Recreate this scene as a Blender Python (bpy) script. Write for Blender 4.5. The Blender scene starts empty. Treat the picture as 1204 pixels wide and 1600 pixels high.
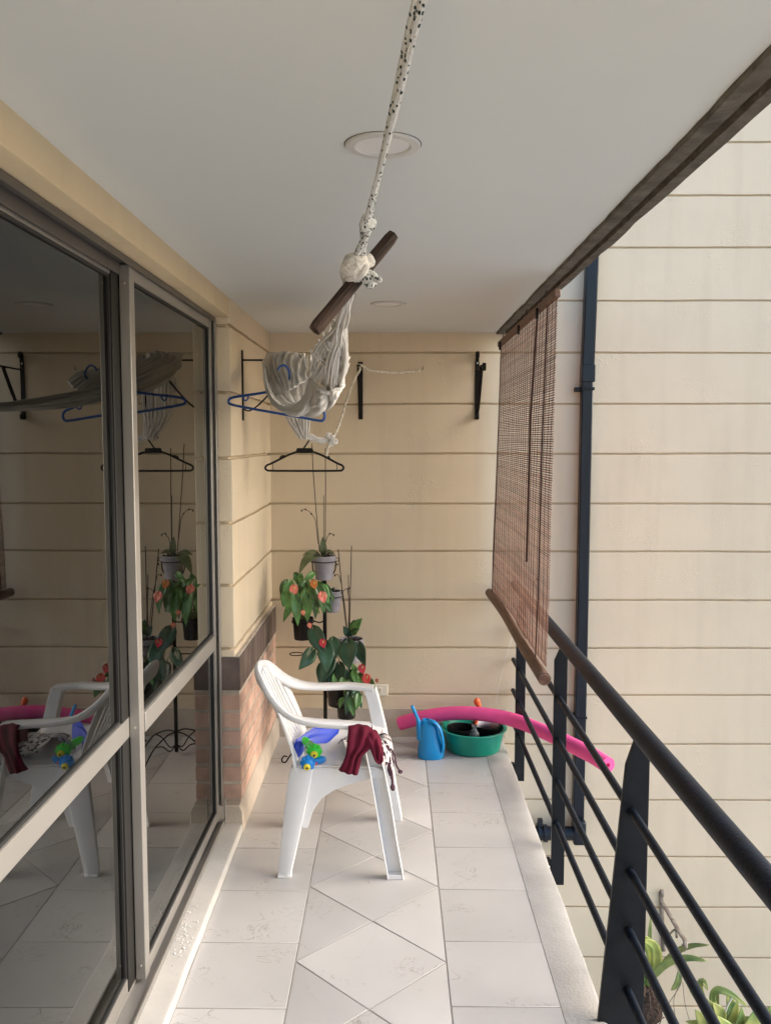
import bpy, math, random
from mathutils import Vector, Matrix, noise as mnoise
R = math.radians
rnd = random.Random(7)
scene = bpy.context.scene
COL = scene.collection

# ------------------------------------------------------------------ camera model (used to read real positions off the photo at known depths)
F = 1365.0; TH = math.atan(112/F); PS = math.atan(11/F); EYE = 1.70
ct, st, cp, sp = math.cos(TH), math.sin(TH), math.cos(PS), math.sin(PS)
def P(px, py, y):
    u = (px-602)/F; v = -(py-800)/F
    a, b, c = u, ct+v*st, -st+v*ct
    d = (a*cp-b*sp, a*sp+b*cp, c); t = y/d[1]
    return Vector((d[0]*t, y, EYE+d[2]*t))

# ------------------------------------------------------------------ helpers
def cr(pts, n=6, closed=False):
    """Catmull-Rom samples through points"""
    pts = [Vector(p) for p in pts]; out = []; m = len(pts)
    for i in range(m if closed else m-1):
        if closed: p0, p1, p2, p3 = pts[i-1], pts[i], pts[(i+1) % m], pts[(i+2) % m]
        else:
            p1, p2 = pts[i], pts[i+1]
            p0 = pts[i-1] if i else p1*2-p2
            p3 = pts[i+2] if i+2 < m else p2*2-p1
        for k in range(n):
            t = k/n
            out.append(0.5*((2*p1)+(p2-p0)*t+(2*p0-5*p1+4*p2-p3)*t*t+(3*p1-p0-3*p2+p3)*t*t*t))
    if not closed: out.append(pts[-1].copy())
    return out
def cr1(vals, n=6): return [v.x for v in cr([(a, 0, 0) for a in vals], n)]

class MB:
    def __init__(s): s.v = []; s.f = []
    def add(s, vs, fs):
        o = len(s.v); s.v += [Vector(v) for v in vs]; s.f += [tuple(i+o for i in f) for f in fs]; return s
    def box(s, x0, x1, y0, y1, z0, z1, M=None):
        vs = [Vector((x, y, z)) for z in (z0, z1) for y in (y0, y1) for x in (x0, x1)]
        if M: vs = [M @ v for v in vs]
        return s.add(vs, [(0, 2, 3, 1), (4, 5, 7, 6), (0, 1, 5, 4), (2, 6, 7, 3), (0, 4, 6, 2), (1, 3, 7, 5)])
    def loft(s, rings, closed=True, caps=True):
        n = len(rings[0]); vs = [p for r in rings for p in r]; fs = []
        for i in range(len(rings)-1):
            for j in range(n if closed else n-1):
                k = (j+1) % n
                fs.append((i*n+j, i*n+k, (i+1)*n+k, (i+1)*n+j))
        if caps and closed:
            fs.append(tuple(range(n-1, -1, -1))); fs.append(tuple((len(rings)-1)*n+j for j in range(n)))
        return s.add(vs, fs)
    def tube(s, pts, r, n=8, closed=False, caps=True, twist=0):
        pts = [Vector(p) for p in pts]; m = len(pts)
        rr = r if isinstance(r, (list, tuple)) else [r]*m
        rings = []; nrm = None
        for i, p in enumerate(pts):
            a = pts[i-1] if (i or closed) else p; b = pts[(i+1) % m] if (i+1 < m or closed) else p
            t = (b-a)
            if t.length < 1e-9: t = Vector((0, 0, 1))
            t.normalize()
            if nrm is None:
                nrm = t.orthogonal().normalized()
                if abs(t.z) < .9: nrm = (Vector((0, 0, 1))-t*t.z).normalized()
            else:
                nrm = nrm-t*nrm.dot(t)
                if nrm.length < 1e-6: nrm = t.orthogonal()
                nrm.normalize()
            bn = t.cross(nrm)
            rings.append([p+(nrm*math.cos(2*math.pi*k/n+twist*i)+bn*math.sin(2*math.pi*k/n+twist*i))*rr[i] for k in range(n)])
        if closed:
            rings.append(rings[0]); return s.loft(rings, True, False)
        return s.loft(rings, True, caps)
    def strip(s, pts, dirs, widths, thick, edge=True):
        """band whose outer edge follows pts and reaches width along dirs; rounded section"""
        rings = []; m = len(pts)
        for i, p in enumerate(pts):
            a = pts[max(i-1, 0)]; b = pts[min(i+1, m-1)]
            t = (b-a).normalized(); d = Vector(dirs[i]); d = (d-t*d.dot(t)).normalized(); nn = t.cross(d).normalized()
            w = widths[i] if isinstance(widths, (list, tuple)) else widths; h = thick/2
            sec = [(0, -h*.4), (0, h*.4), (h*.5, h*.9), (w*.3, h*1.25), (w*.7, h*1.25), (w-h*.5, h*.9), (w, h*.4), (w, -h*.4), (w-h*.5, -h*.8), (h*.5, -h*.8)]
            rings.append([p+d*q[0]+nn*q[1] for q in sec])
        return s.loft(rings)
    def lathe(s, prof, c=(0, 0, 0), n=24, M=None, caps=False):
        c = Vector(c)
        rings = [[(Vector((r*math.cos(2*math.pi*k/n), r*math.sin(2*math.pi*k/n), z))) for k in range(n)] for r, z in prof]
        rings = [[((M @ v) if M else v)+c for v in g] for g in rings]
        return s.loft(rings, True, caps)
    def prism(s, poly, axis, lo, hi):
        def mk(a, b, h): return {'x': (h, a, b), 'y': (a, h, b), 'z': (a, b, h)}[axis]
        return s.loft([[Vector(mk(a, b, h)) for a, b in poly] for h in (lo, hi)])
    def ell(s, c, r, n=14, m=10, M=None):
        c = Vector(c); rings = []
        for i in range(m+1):
            th = math.pi*(i+.02)/(m+.04); rings.append([])
            for k in range(n):
                ph = 2*math.pi*k/n
                v = Vector((r[0]*math.sin(th)*math.cos(ph), r[1]*math.sin(th)*math.sin(ph), r[2]*math.cos(th)))
                rings[-1].append(c+((M @ v) if M else v))
        return s.loft(rings[::-1])
    def grid(s, rows): return s.loft(rows, False, False)

ORG = {}
def obj(name, mb, mat, parent=None, smooth=True, bevel=0, solid=0, sub=0, angle=40, seg=2):
    me = bpy.data.meshes.new(name)
    org = ORG.get(parent.name, Vector()) if parent else Vector()
    if not parent:
        xs = [v.x for v in mb.v]; ys = [v.y for v in mb.v]; zs = [v.z for v in mb.v]
        org = Vector(((min(xs)+max(xs))/2, (min(ys)+max(ys))/2, min(zs)))
    me.from_pydata([v-org for v in mb.v], [], mb.f); me.update()
    o = bpy.data.objects.new(name, me); COL.objects.link(o)
    me.materials.append(mat)
    if smooth:
        for p in me.polygons: p.use_smooth = True
        me.set_sharp_from_angle(angle=R(angle))
    if parent: o.parent = parent
    else: o.location = org
    ORG[o.name] = org
    if solid:
        m = o.modifiers.new('thickness', 'SOLIDIFY'); m.thickness = solid; m.offset = 0
    if bevel:
        m = o.modifiers.new('bevel', 'BEVEL'); m.width = bevel; m.segments = seg; m.limit_method = 'ANGLE'; m.angle_limit = R(40)
    if sub:
        m = o.modifiers.new('subdiv', 'SUBSURF'); m.levels = sub; m.render_levels = sub
    return o
def tag(o, label=None, cat=None, group=None, kind=None):
    if label: o['label'] = label
    if cat: o['category'] = cat
    if group: o['group'] = group
    if kind: o['kind'] = kind
    return o
def thing(name, loc, label, cat, group=None):
    o = bpy.data.objects.new(name, None); COL.objects.link(o); o.location = loc; o.empty_display_size = .1
    ORG[o.name] = Vector(loc); return tag(o, label, cat, group)
def struct(name, mb, mat, **k): return tag(obj(name, mb, mat, **k), kind='structure')
def dup(root, loc, rot=None):
    c = root.copy(); COL.objects.link(c); c.location = loc
    if rot is not None: c.rotation_euler = (0, 0, rot)
    for ch in list(root.children):
        d = ch.copy(); COL.objects.link(d); d.parent = c
        for g in list(ch.children):
            e = g.copy(); COL.objects.link(e); e.parent = d
    return c

# ------------------------------------------------------------------ materials
def mat(name, col, rough=.5, metal=0, var=.12, vscale=6, bump=0, bscale=80, spec=.5, coat=0, col2=None, dirt=0, trans=0, stretch=None, detail=4, bdist=.004):
    m = bpy.data.materials.new(name); m.use_nodes = True; nt = m.node_tree; b = nt.nodes['Principled BSDF']
    b.inputs['Roughness'].default_value = rough; b.inputs['Metallic'].default_value = metal
    b.inputs['Specular IOR Level'].default_value = spec; b.inputs['Coat Weight'].default_value = coat
    b.inputs['Transmission Weight'].default_value = trans
    tc = nt.nodes.new('ShaderNodeTexCoord'); vec = tc.outputs['Object']
    if stretch:
        mp = nt.nodes.new('ShaderNodeMapping'); mp.inputs['Scale'].default_value = stretch; nt.links.new(vec, mp.inputs[0]); vec = mp.outputs[0]
    nz = nt.nodes.new('ShaderNodeTexNoise'); nz.inputs['Scale'].default_value = vscale; nz.inputs['Detail'].default_value = detail
    nt.links.new(vec, nz.inputs['Vector'])
    rp = nt.nodes.new('ShaderNodeValToRGB'); e = rp.color_ramp.elements
    c2 = col2 or [c*(1-var) for c in col]; c1 = col if col2 else [min(c*(1+var), .95) for c in col]
    e[0].position = .3; e[1].position = .7; e[0].color = (*c2, 1); e[1].color = (*c1, 1)
    nt.links.new(nz.outputs['Fac'], rp.inputs[0]); nt.links.new(rp.outputs[0], b.inputs['Base Color'])
    mr = nt.nodes.new('ShaderNodeMapRange'); mr.inputs['To Min'].default_value = max(rough-.08, 0); mr.inputs['To Max'].default_value = min(rough+.1, 1)
    nt.links.new(nz.outputs['Fac'], mr.inputs[0]); nt.links.new(mr.outputs[0], b.inputs['Roughness'])
    if bump:
        n2 = nt.nodes.new('ShaderNodeTexNoise'); n2.inputs['Scale'].default_value = bscale; n2.inputs['Detail'].default_value = 5
        nt.links.new(vec, n2.inputs['Vector'])
        bp = nt.nodes.new('ShaderNodeBump'); bp.inputs['Strength'].default_value = bump; bp.inputs['Distance'].default_value = bdist
        nt.links.new(n2.outputs['Fac'], bp.inputs['Height']); nt.links.new(bp.outputs[0], b.inputs['Normal'])
    m['bsdf'] = b.name
    return m
def nodes(m): return m.node_tree, m.node_tree.nodes['Principled BSDF']

def vary(m, lo, hi):
    """every leaf, brick or slat a little lighter or darker than the next"""
    nt, b = nodes(m); src = b.inputs['Base Color'].links[0].from_socket
    g = nt.nodes.new('ShaderNodeNewGeometry'); r = nt.nodes.new('ShaderNodeMapRange'); r.inputs['To Min'].default_value = lo; r.inputs['To Max'].default_value = hi
    nt.links.new(g.outputs['Random Per Island'], r.inputs[0])
    v = nt.nodes.new('ShaderNodeVectorMath'); v.operation = 'SCALE'; nt.links.new(src, v.inputs[0]); nt.links.new(r.outputs[0], v.inputs['Scale']); nt.links.new(v.outputs[0], b.inputs['Base Color'])

def stucco(name, col):
    """painted render: fine grain, scattered trowel scratches, faint stains"""
    m = mat(name, col, rough=.85, var=.045, vscale=1.7, spec=.25)
    nt, b = nodes(m); tc = [n for n in nt.nodes if n.type == 'TEX_COORD'][0]; vec = tc.outputs['Object']
    g = nt.nodes.new('ShaderNodeTexNoise'); g.inputs['Scale'].default_value = 140; g.inputs['Detail'].default_value = 3
    s1 = nt.nodes.new('ShaderNodeTexNoise'); s1.inputs['Scale'].default_value = 38; s1.inputs['Detail'].default_value = 6; s1.inputs['Distortion'].default_value = 2.5
    msk = nt.nodes.new('ShaderNodeTexNoise'); msk.inputs['Scale'].default_value = 3.2; msk.inputs['Detail'].default_value = 2
    lo = nt.nodes.new('ShaderNodeTexNoise'); lo.inputs['Scale'].default_value = 9; lo.inputs['Detail'].default_value = 2
    for n in (g, s1, msk, lo): nt.links.new(vec, n.inputs['Vector'])
    r1 = nt.nodes.new('ShaderNodeMapRange'); r1.inputs['From Min'].default_value = .55; r1.inputs['From Max'].default_value = .68
    nt.links.new(s1.outputs['Fac'], r1.inputs[0])
    r2 = nt.nodes.new('ShaderNodeMapRange'); r2.inputs['From Min'].default_value = .5; r2.inputs['From Max'].default_value = .64
    nt.links.new(msk.outputs['Fac'], r2.inputs[0])
    mu = nt.nodes.new('ShaderNodeMath'); mu.operation = 'MULTIPLY'; nt.links.new(r1.outputs[0], mu.inputs[0]); nt.links.new(r2.outputs[0], mu.inputs[1])
    m1 = nt.nodes.new('ShaderNodeMath'); m1.operation = 'MULTIPLY_ADD'; nt.links.new(g.outputs['Fac'], m1.inputs[0]); m1.inputs[1].default_value = .28; nt.links.new(mu.outputs[0], m1.inputs[2])
    m2 = nt.nodes.new('ShaderNodeMath'); m2.operation = 'MULTIPLY_ADD'; nt.links.new(lo.outputs['Fac'], m2.inputs[0]); m2.inputs[1].default_value = 1.0; nt.links.new(m1.outputs[0], m2.inputs[2])
    bp = nt.nodes.new('ShaderNodeBump'); bp.inputs['Strength'].default_value = .5; bp.inputs['Distance'].default_value = .0032
    nt.links.new(m2.outputs[0], bp.inputs['Height']); nt.links.new(bp.outputs[0], b.inputs['Normal'])
    # rain streaks and faint patches
    mp = nt.nodes.new('ShaderNodeMapping'); mp.inputs['Scale'].default_value = (5.5, 5.5, .55); nt.links.new(vec, mp.inputs[0])
    sn = nt.nodes.new('ShaderNodeTexNoise'); sn.inputs['Scale'].default_value = 1.6; sn.inputs['Detail'].default_value = 5; nt.links.new(mp.outputs[0], sn.inputs['Vector'])
    sr = nt.nodes.new('ShaderNodeMapRange'); sr.inputs['From Min'].default_value = .50; sr.inputs['From Max'].default_value = .78; sr.inputs['To Min'].default_value = 0; sr.inputs['To Max'].default_value = .30; nt.links.new(sn.outputs['Fac'], sr.inputs[0])
    mx = nt.nodes.new('ShaderNodeMix'); mx.data_type = 'RGBA'; nt.links.new(sr.outputs[0], mx.inputs[0])
    rp = [n for n in nt.nodes if n.type == 'VALTORGB'][0]; nt.links.new(rp.outputs[0], mx.inputs[6]); mx.inputs[7].default_value = (col[0]*.72, col[1]*.70, col[2]*.66, 1)
    nt.links.new(mx.outputs[2], b.inputs['Base Color'])
    return m

def tile_mat():
    m = mat('marbled_tile', (.475, .462, .447), rough=.30, var=.075, vscale=2.2, spec=.45)
    nt, b = nodes(m); tc = [n for n in nt.nodes if n.type == 'TEX_COORD'][0]; geo = nt.nodes.new('ShaderNodeNewGeometry')
    # every tile reads its own patch of marbling
    mul = nt.nodes.new('ShaderNodeVectorMath'); mul.operation = 'SCALE'; mul.inputs['Scale'].default_value = 37
    cmb = nt.nodes.new('ShaderNodeCombineXYZ'); nt.links.new(geo.outputs['Random Per Island'], cmb.inputs[0]); nt.links.new(geo.outputs['Random Per Island'], cmb.inputs[2])
    nt.links.new(cmb.outputs[0], mul.inputs[0])
    ad = nt.nodes.new('ShaderNodeVectorMath'); nt.links.new(tc.outputs['Object'], ad.inputs[0]); nt.links.new(mul.outputs[0], ad.inputs[1])
    v = nt.nodes.new('ShaderNodeTexNoise'); v.inputs['Scale'].default_value = 9; v.inputs['Detail'].default_value = 5; v.inputs['Distortion'].default_value = 1.6
    k = nt.nodes.new('ShaderNodeTexNoise'); k.inputs['Scale'].default_value = 7; k.inputs['Detail'].default_value = 3
    nt.links.new(ad.outputs[0], v.inputs['Vector']); nt.links.new(ad.outputs[0], k.inputs['Vector'])
    s = nt.nodes.new('ShaderNodeMath'); s.operation = 'SUBTRACT'; nt.links.new(v.outputs['Fac'], s.inputs[0]); s.inputs[1].default_value = .5
    a = nt.nodes.new('ShaderNodeMath'); a.operation = 'ABSOLUTE'; nt.links.new(s.outputs[0], a.inputs[0])
    r = nt.nodes.new('ShaderNodeMapRange'); r.inputs['From Min'].default_value = .0; r.inputs['From Max'].default_value = .011; r.inputs['To Min'].default_value = 1; r.inputs['To Max'].default_value = 0
    nt.links.new(a.outputs[0], r.inputs[0])
    r2 = nt.nodes.new('ShaderNodeMapRange'); r2.inputs['From Min'].default_value = .53; r2.inputs['From Max'].default_value = .62; nt.links.new(k.outputs['Fac'], r2.inputs[0])
    mu = nt.nodes.new('ShaderNodeMath'); mu.operation = 'MULTIPLY'; nt.links.new(r.outputs[0], mu.inputs[0]); nt.links.new(r2.outputs[0], mu.inputs[1])
    m8 = nt.nodes.new('ShaderNodeMath'); m8.operation = 'MULTIPLY'; nt.links.new(mu.outputs[0], m8.inputs[0]); m8.inputs[1].default_value = 1.0
    ramp = [n for n in nt.nodes if n.type == 'VALTORGB'][0]
    tint = nt.nodes.new('ShaderNodeMapRange'); tint.inputs['To Min'].default_value = .93; tint.inputs['To Max'].default_value = 1.05
    nt.links.new(geo.outputs['Random Per Island'], tint.inputs[0])
    vm = nt.nodes.new('ShaderNodeVectorMath'); vm.operation = 'SCALE'; nt.links.new(ramp.outputs[0], vm.inputs[0]); nt.links.new(tint.outputs[0], vm.inputs['Scale'])
    mx = nt.nodes.new('ShaderNodeMix'); mx.data_type = 'RGBA'; nt.links.new(m8.outputs[0], mx.inputs[0]); nt.links.new(vm.outputs[0], mx.inputs[6]); mx.inputs[7].default_value = (.27, .235, .20, 1)
    nt.links.new(mx.outputs[2], b.inputs['Base Color'])
    n2 = nt.nodes.new('ShaderNodeTexNoise'); n2.inputs['Scale'].default_value = 14; nt.links.new(tc.outputs['Object'], n2.inputs['Vector'])
    bp = nt.nodes.new('ShaderNodeBump'); bp.inputs['Strength'].default_value = .12; bp.inputs['Distance'].default_value = .004
    nt.links.new(n2.outputs['Fac'], bp.inputs['Height']); nt.links.new(bp.outputs[0], b.inputs['Normal'])
    return m

def glass_mat(name, tint):
    m = bpy.data.materials.new(name); m.use_nodes = True; nt = m.node_tree
    for n in list(nt.nodes): nt.nodes.remove(n)
    out = nt.nodes.new('ShaderNodeOutputMaterial'); tr = nt.nodes.new('ShaderNodeBsdfTransparent'); tr.inputs[0].default_value = (*tint, 1)
    gl = nt.nodes.new('ShaderNodeBsdfGlossy'); gl.inputs['Roughness'].default_value = 0; gl.inputs['Color'].default_value = (.93, .95, .94, 1)
    fr = nt.nodes.new('ShaderNodeFresnel'); fr.inputs['IOR'].default_value = 1.68
    tc = nt.nodes.new('ShaderNodeTexCoord'); nz = nt.nodes.new('ShaderNodeTexNoise'); nz.inputs['Scale'].default_value = 1.3; nz.inputs['Detail'].default_value = 0
    bp = nt.nodes.new('ShaderNodeBump'); bp.inputs['Strength'].default_value = .03; bp.inputs['Distance'].default_value = .004
    nt.links.new(tc.outputs['Object'], nz.inputs['Vector']); nt.links.new(nz.outputs['Fac'], bp.inputs['Height']); nt.links.new(bp.outputs[0], gl.inputs['Normal'])
    mx = nt.nodes.new('ShaderNodeMixShader'); nt.links.new(fr.outputs[0], mx.inputs[0]); nt.links.new(tr.outputs[0], mx.inputs[1]); nt.links.new(gl.outputs[0], mx.inputs[2])
    # thin film of dust and wiped smears
    df = nt.nodes.new('ShaderNodeBsdfDiffuse'); df.inputs[0].default_value = (.55, .54, .5, 1)
    mp = nt.nodes.new('ShaderNodeMapping'); mp.inputs['Scale'].default_value = (3, 7, 2); mp.inputs['Rotation'].default_value = (.6, 0, 0); nt.links.new(tc.outputs['Object'], mp.inputs[0])
    n3 = nt.nodes.new('ShaderNodeTexNoise'); n3.inputs['Scale'].default_value = 1.6; n3.inputs['Detail'].default_value = 6; n3.inputs['Distortion'].default_value = 1; nt.links.new(mp.outputs[0], n3.inputs['Vector'])
    r3 = nt.nodes.new('ShaderNodeMapRange'); r3.inputs['From Min'].default_value = .42; r3.inputs['From Max'].default_value = .75; r3.inputs['To Min'].default_value = .0; r3.inputs['To Max'].default_value = .009; nt.links.new(n3.outputs['Fac'], r3.inputs[0])
    m4 = nt.nodes.new('ShaderNodeMixShader'); nt.links.new(r3.outputs[0], m4.inputs[0]); nt.links.new(mx.outputs[0], m4.inputs[1]); nt.links.new(df.outputs[0], m4.inputs[2])
    nt.links.new(m4.outputs[0], out.inputs[0])
    return m

def spots(name, base, spot, scale, thr, rough=.8, stretch=None, bump=.3, bscale=200, seedmix=.5, wobble=False):
    """base colour with separate small dark flecks"""
    m = mat(name, base, rough=rough, var=.06, vscale=30, bump=bump, bscale=bscale, stretch=stretch, spec=.3)
    nt, b = nodes(m); tc = [n for n in nt.nodes if n.type == 'TEX_COORD'][0]
    vec = tc.outputs['Object']
    if stretch: vec = [n for n in nt.nodes if n.type == 'MAPPING'][0].outputs[0]
    if wobble:
        wn = nt.nodes.new('ShaderNodeTexNoise'); wn.inputs['Scale'].default_value = 60; nt.links.new(vec, wn.inputs['Vector'])
        wm = nt.nodes.new('ShaderNodeVectorMath'); wm.operation = 'MULTIPLY_ADD'; wm.inputs[1].default_value = (.04, .04, .04); nt.links.new(wn.outputs['Color'], wm.inputs[0]); nt.links.new(vec, wm.inputs[2]); vec = wm.outputs[0]
    vo = nt.nodes.new('ShaderNodeTexVoronoi'); vo.inputs['Scale'].default_value = scale; nt.links.new(vec, vo.inputs['Vector'])
    lt = nt.nodes.new('ShaderNodeMath'); lt.operation = 'LESS_THAN'; lt.inputs[1].default_value = thr; nt.links.new(vo.outputs['Distance'], lt.inputs[0])
    sx = nt.nodes.new('ShaderNodeSeparateColor'); nt.links.new(vo.outputs['Color'], sx.inputs[0])
    gt = nt.nodes.new('ShaderNodeMath'); gt.operation = 'GREATER_THAN'; gt.inputs[1].default_value = seedmix; nt.links.new(sx.outputs[0], gt.inputs[0])
    mu = nt.nodes.new('ShaderNodeMath'); mu.operation = 'MULTIPLY'; nt.links.new(lt.outputs[0], mu.inputs[0]); nt.links.new(gt.outputs[0], mu.inputs[1])
    rp = [n for n in nt.nodes if n.type == 'VALTORGB'][0]
    mx = nt.nodes.new('ShaderNodeMix'); mx.data_type = 'RGBA'; nt.links.new(mu.outputs[0], mx.inputs[0]); nt.links.new(rp.outputs[0], mx.inputs[6]); mx.inputs[7].default_value = (*spot, 1)
    nt.links.new(mx.outputs[2], b.inputs['Base Color'])
    return m

CREAM = (.65, .55, .40)
M_wall = stucco('cream_render', CREAM)
M_ceil = mat('ceiling_plaster', (.655, .672, .64), rough=.9, var=.025, vscale=1.2, bump=.12, bscale=18, spec=.2)
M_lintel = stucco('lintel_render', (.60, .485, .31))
M_tile = tile_mat()
M_grout = mat('grout', (.33, .30, .265), rough=.9, var=.2, vscale=12)
M_conc = mat('border_concrete', (.345, .335, .32), rough=.85, var=.14, vscale=5, bump=.5, bscale=110)
M_edge = mat('raw_concrete', (.125, .112, .090), spec=.1, rough=.95, var=.3, vscale=16, bump=.9, bscale=60, bdist=.01)
M_sill = mat('sill_concrete', (.39, .375, .35), rough=.7, var=.1, vscale=6, bump=.3, bscale=60)
M_skirt = mat('bare_render', (.47, .405, .335), rough=.9, var=.12, vscale=7, bump=.5, bscale=90)
M_brick = mat('salmon_brick', (.56, .375, .295), rough=.85, var=.25, vscale=9, bump=.6, bscale=120)
M_mortar = mat('mortar', (.47, .415, .35), rough=.95, var=.15, vscale=20, bump=.5, bscale=100)
M_band = mat('brown_band_tile', (.115, .085, .075), rough=.5, var=.25, vscale=12, bump=.2, bscale=60)
M_alu = mat('champagne_aluminium', (.30, .285, .262), rough=.36, metal=.45, var=.05, vscale=4)
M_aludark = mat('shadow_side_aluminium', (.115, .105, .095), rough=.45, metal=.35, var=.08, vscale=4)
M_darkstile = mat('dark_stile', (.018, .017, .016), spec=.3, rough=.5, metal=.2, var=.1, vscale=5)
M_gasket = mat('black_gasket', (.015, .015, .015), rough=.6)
M_screw = mat('screw_steel', (.55, .54, .5), rough=.3, metal=.9)
M_glass = glass_mat('tinted_glass', (.25, .25, .24))
M_roomwall = mat('room_plaster', (.07, .065, .06), rough=.9)  # near-black, so the colour carries the shade of a deep room
M_black = mat('black_metal_paint', (.006, .007, .009), spec=.25, rough=.42, var=.25, vscale=25, bump=.15, bscale=60)
M_rail = mat('charcoal_rail_paint', (.007, .0105, .017), rough=.46, var=.4, vscale=22, bump=.3, bscale=120, spec=.14)
M_pipe = mat('black_pipe_paint', (.006, .009, .014), spec=.35, rough=.3, var=.4, vscale=7, bump=.1, bscale=40, stretch=(6, 6, .5))
M_iron = mat('black_iron', (.006, .0055, .005), spec=.2, rough=.55, var=.3, vscale=40, bump=.3, bscale=150)
M_bamboo = mat('brown_bamboo', (.31, .165, .115), rough=.6, var=.35, vscale=9, stretch=(8, 1, 14), bump=.2, bscale=60)
M_bamboo_d = mat('dark_bamboo', (.15, .085, .055), rough=.6, var=.35, vscale=12, stretch=(8, 1, 14))
M_cordbrown = mat('brown_cord', (.06, .025, .018), rough=.8)
M_rope = spots('flecked_rope', (.60, .61, .59), (.012, .03, .028), 190, .42, stretch=(1, .55, .75), bump=1.0, bscale=190, seedmix=.48)
M_rope2 = spots('cream_flecked_rope', (.68, .63, .52), (.10, .09, .07), 140, .34, bump=.6, bscale=260, seedmix=.6)
M_cotton = mat('hammock_cotton', (.60, .575, .53), rough=.95, var=.07, vscale=8, bump=.35, bscale=220, spec=.15)
M_cord = mat('cotton_cord', (.66, .635, .59), rough=.95, var=.08, vscale=30, bump=.5, bscale=300, spec=.15)
M_stick = mat('dark_wood', (.085, .050, .034), col2=(.010, .005, .004), spec=.25, rough=.6, vscale=20, bump=1, bscale=30, detail=8, bdist=.008)
M_bluehang = mat('blue_plastic', (.022, .085, .30), rough=.3, var=.05)
M_blackplastic = mat('black_plastic', (.005, .005, .0055), spec=.28, rough=.38, var=.1)
M_chair = mat('white_plastic', (.80, .80, .805), rough=.36, col2=(.745, .74, .73), vscale=5, spec=.45, detail=8, bump=.06, bscale=90)
M_leaf = mat('leaf_green', (.085, .20, .05), rough=.32, var=.45, vscale=18, spec=.5, coat=.15)
M_leafdark = mat('dark_leaf_green', (.022, .062, .032), rough=.36, var=.3, vscale=14, coat=.1)
M_leaflight = mat('yellow_green_leaf', (.36, .38, .10), rough=.5, col2=(.055, .135, .03), vscale=7, detail=2)
M_leaforchid = mat('orchid_leaf', (.10, .13, .06), rough=.45, var=.3, vscale=10)
M_stem = mat('brown_stem', (.055, .035, .022), rough=.7, var=.3, vscale=30)
M_greenstem = mat('green_stem', (.13, .17, .05), rough=.6, var=.3, vscale=20)
M_flower = mat('coral_flower', (.80, .14, .11), rough=.35, col2=(.82, .34, .26), vscale=40)
M_flowerred = mat('red_flower', (.50, .035, .06), rough=.35, var=.25, vscale=30)
M_spadix = mat('spadix', (.70, .52, .20), rough=.6)
M_greypot = mat('grey_clay_pot', (.30, .285, .31), rough=.9, var=.22, vscale=16, bump=.5, bscale=130)
M_soil = mat('potting_soil', (.035, .018, .013), rough=1, var=.6, vscale=60, bump=1, bscale=90, bdist=.012)
M_outlet = mat('ivory_plastic', (.72, .68, .56), rough=.35, var=.03)
M_slot = mat('dark_slot', (.05, .045, .04), rough=.6)
M_pink = mat('pink_foam', (.82, .085, .29), rough=.75, var=.06, vscale=10, bump=.35, bscale=260)
M_can = mat('blue_can_plastic', (.0, .235, .56), rough=.34, var=.06, vscale=7)
M_basin = mat('green_basin_plastic', (.0, .235, .165), rough=.38, var=.14, vscale=9)
M_bottle = mat('clear_plastic', (.85, .88, .88), rough=.08, trans=.9, var=.02)
M_orange = mat('orange_plastic', (.85, .17, .05), rough=.4)
M_silver = mat('silver_label', (.50, .50, .54), rough=.4, var=.2, vscale=25)
M_navy = mat('royal_blue_rubber', (.016, .055, .50), rough=.45, var=.15, vscale=9, bump=.2, bscale=30)
M_toygreen = mat('toy_green', (.035, .62, .045), rough=.3)
M_toyblue = mat('toy_blue', (.0, .24, .70), rough=.3)
M_toyyellow = mat('toy_yellow', (.80, .68, .03), rough=.35)
M_toyred = mat('toy_red', (.70, .06, .05), rough=.35)
M_maroon = mat('maroon_fabric', (.125, .010, .027), rough=.85, var=.2, vscale=18, bump=.4, bscale=240, spec=.2)
M_print = spots('printed_fabric', (.58, .57, .55), (.05, .018, .032), 46, .62, rough=.9, bump=.2, seedmix=.50, stretch=(1.3, 1, .7), wobble=True)
M_rust = mat('rusty_iron', (.14, .10, .08), rough=.8, col2=(.28, .25, .20), vscale=45, bump=.4, bscale=200, bdist=.002)
M_fibre = mat('root_fibre', (.075, .045, .030), rough=1, var=.7, vscale=70, bump=1, bscale=110, bdist=.02)
M_line = mat('nylon_line', (.75, .74, .70), rough=.3)
M_ring = mat('lamp_trim', (.58, .565, .52), rough=.45, var=.03)
M_lens = mat('lamp_diffuser', (.74, .73, .70), rough=.5, var=.02)
M_gap = mat('shadow_gap', (.10, .095, .085), rough=.9)
M_flake = mat('paint_flake', (.66, .66, .63), spec=.2, rough=.7)
M_ground = mat('garden_ground', (.36, .355, .34), rough=1, var=.3, vscale=.4, bump=.3, bscale=3)

for m_, a_, b_ in ((M_leaf, .45, 1.7), (M_leafdark, .55, 1.7), (M_leaflight, .6, 1.3), (M_leaforchid, .7, 1.3), (M_brick, .78, 1.12), (M_bamboo, .7, 1.3), (M_band, .8, 1.25), (M_cotton, .96, 1.02), (M_cord, .85, 1.08)): vary(m_, a_, b_)

# ------------------------------------------------------------------ setting
D = 4.906; ZC = 2.297; XL = -.685
GROOVE = [1.902+.2805*k for k in range(6, 16)][::-1]
GROOVE = [3.880+.2805*k for k in range(8)][::-1]+[3.598, 3.315, 3.034, 2.753, 2.467, 2.184, 1.902, 1.625, 1.345, 1.074, .796, .520, .248, -.041, -.371, -.712, -1.018, -1.327, -1.628]+[-1.628-.3*k for k in range(1, 12)]

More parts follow.
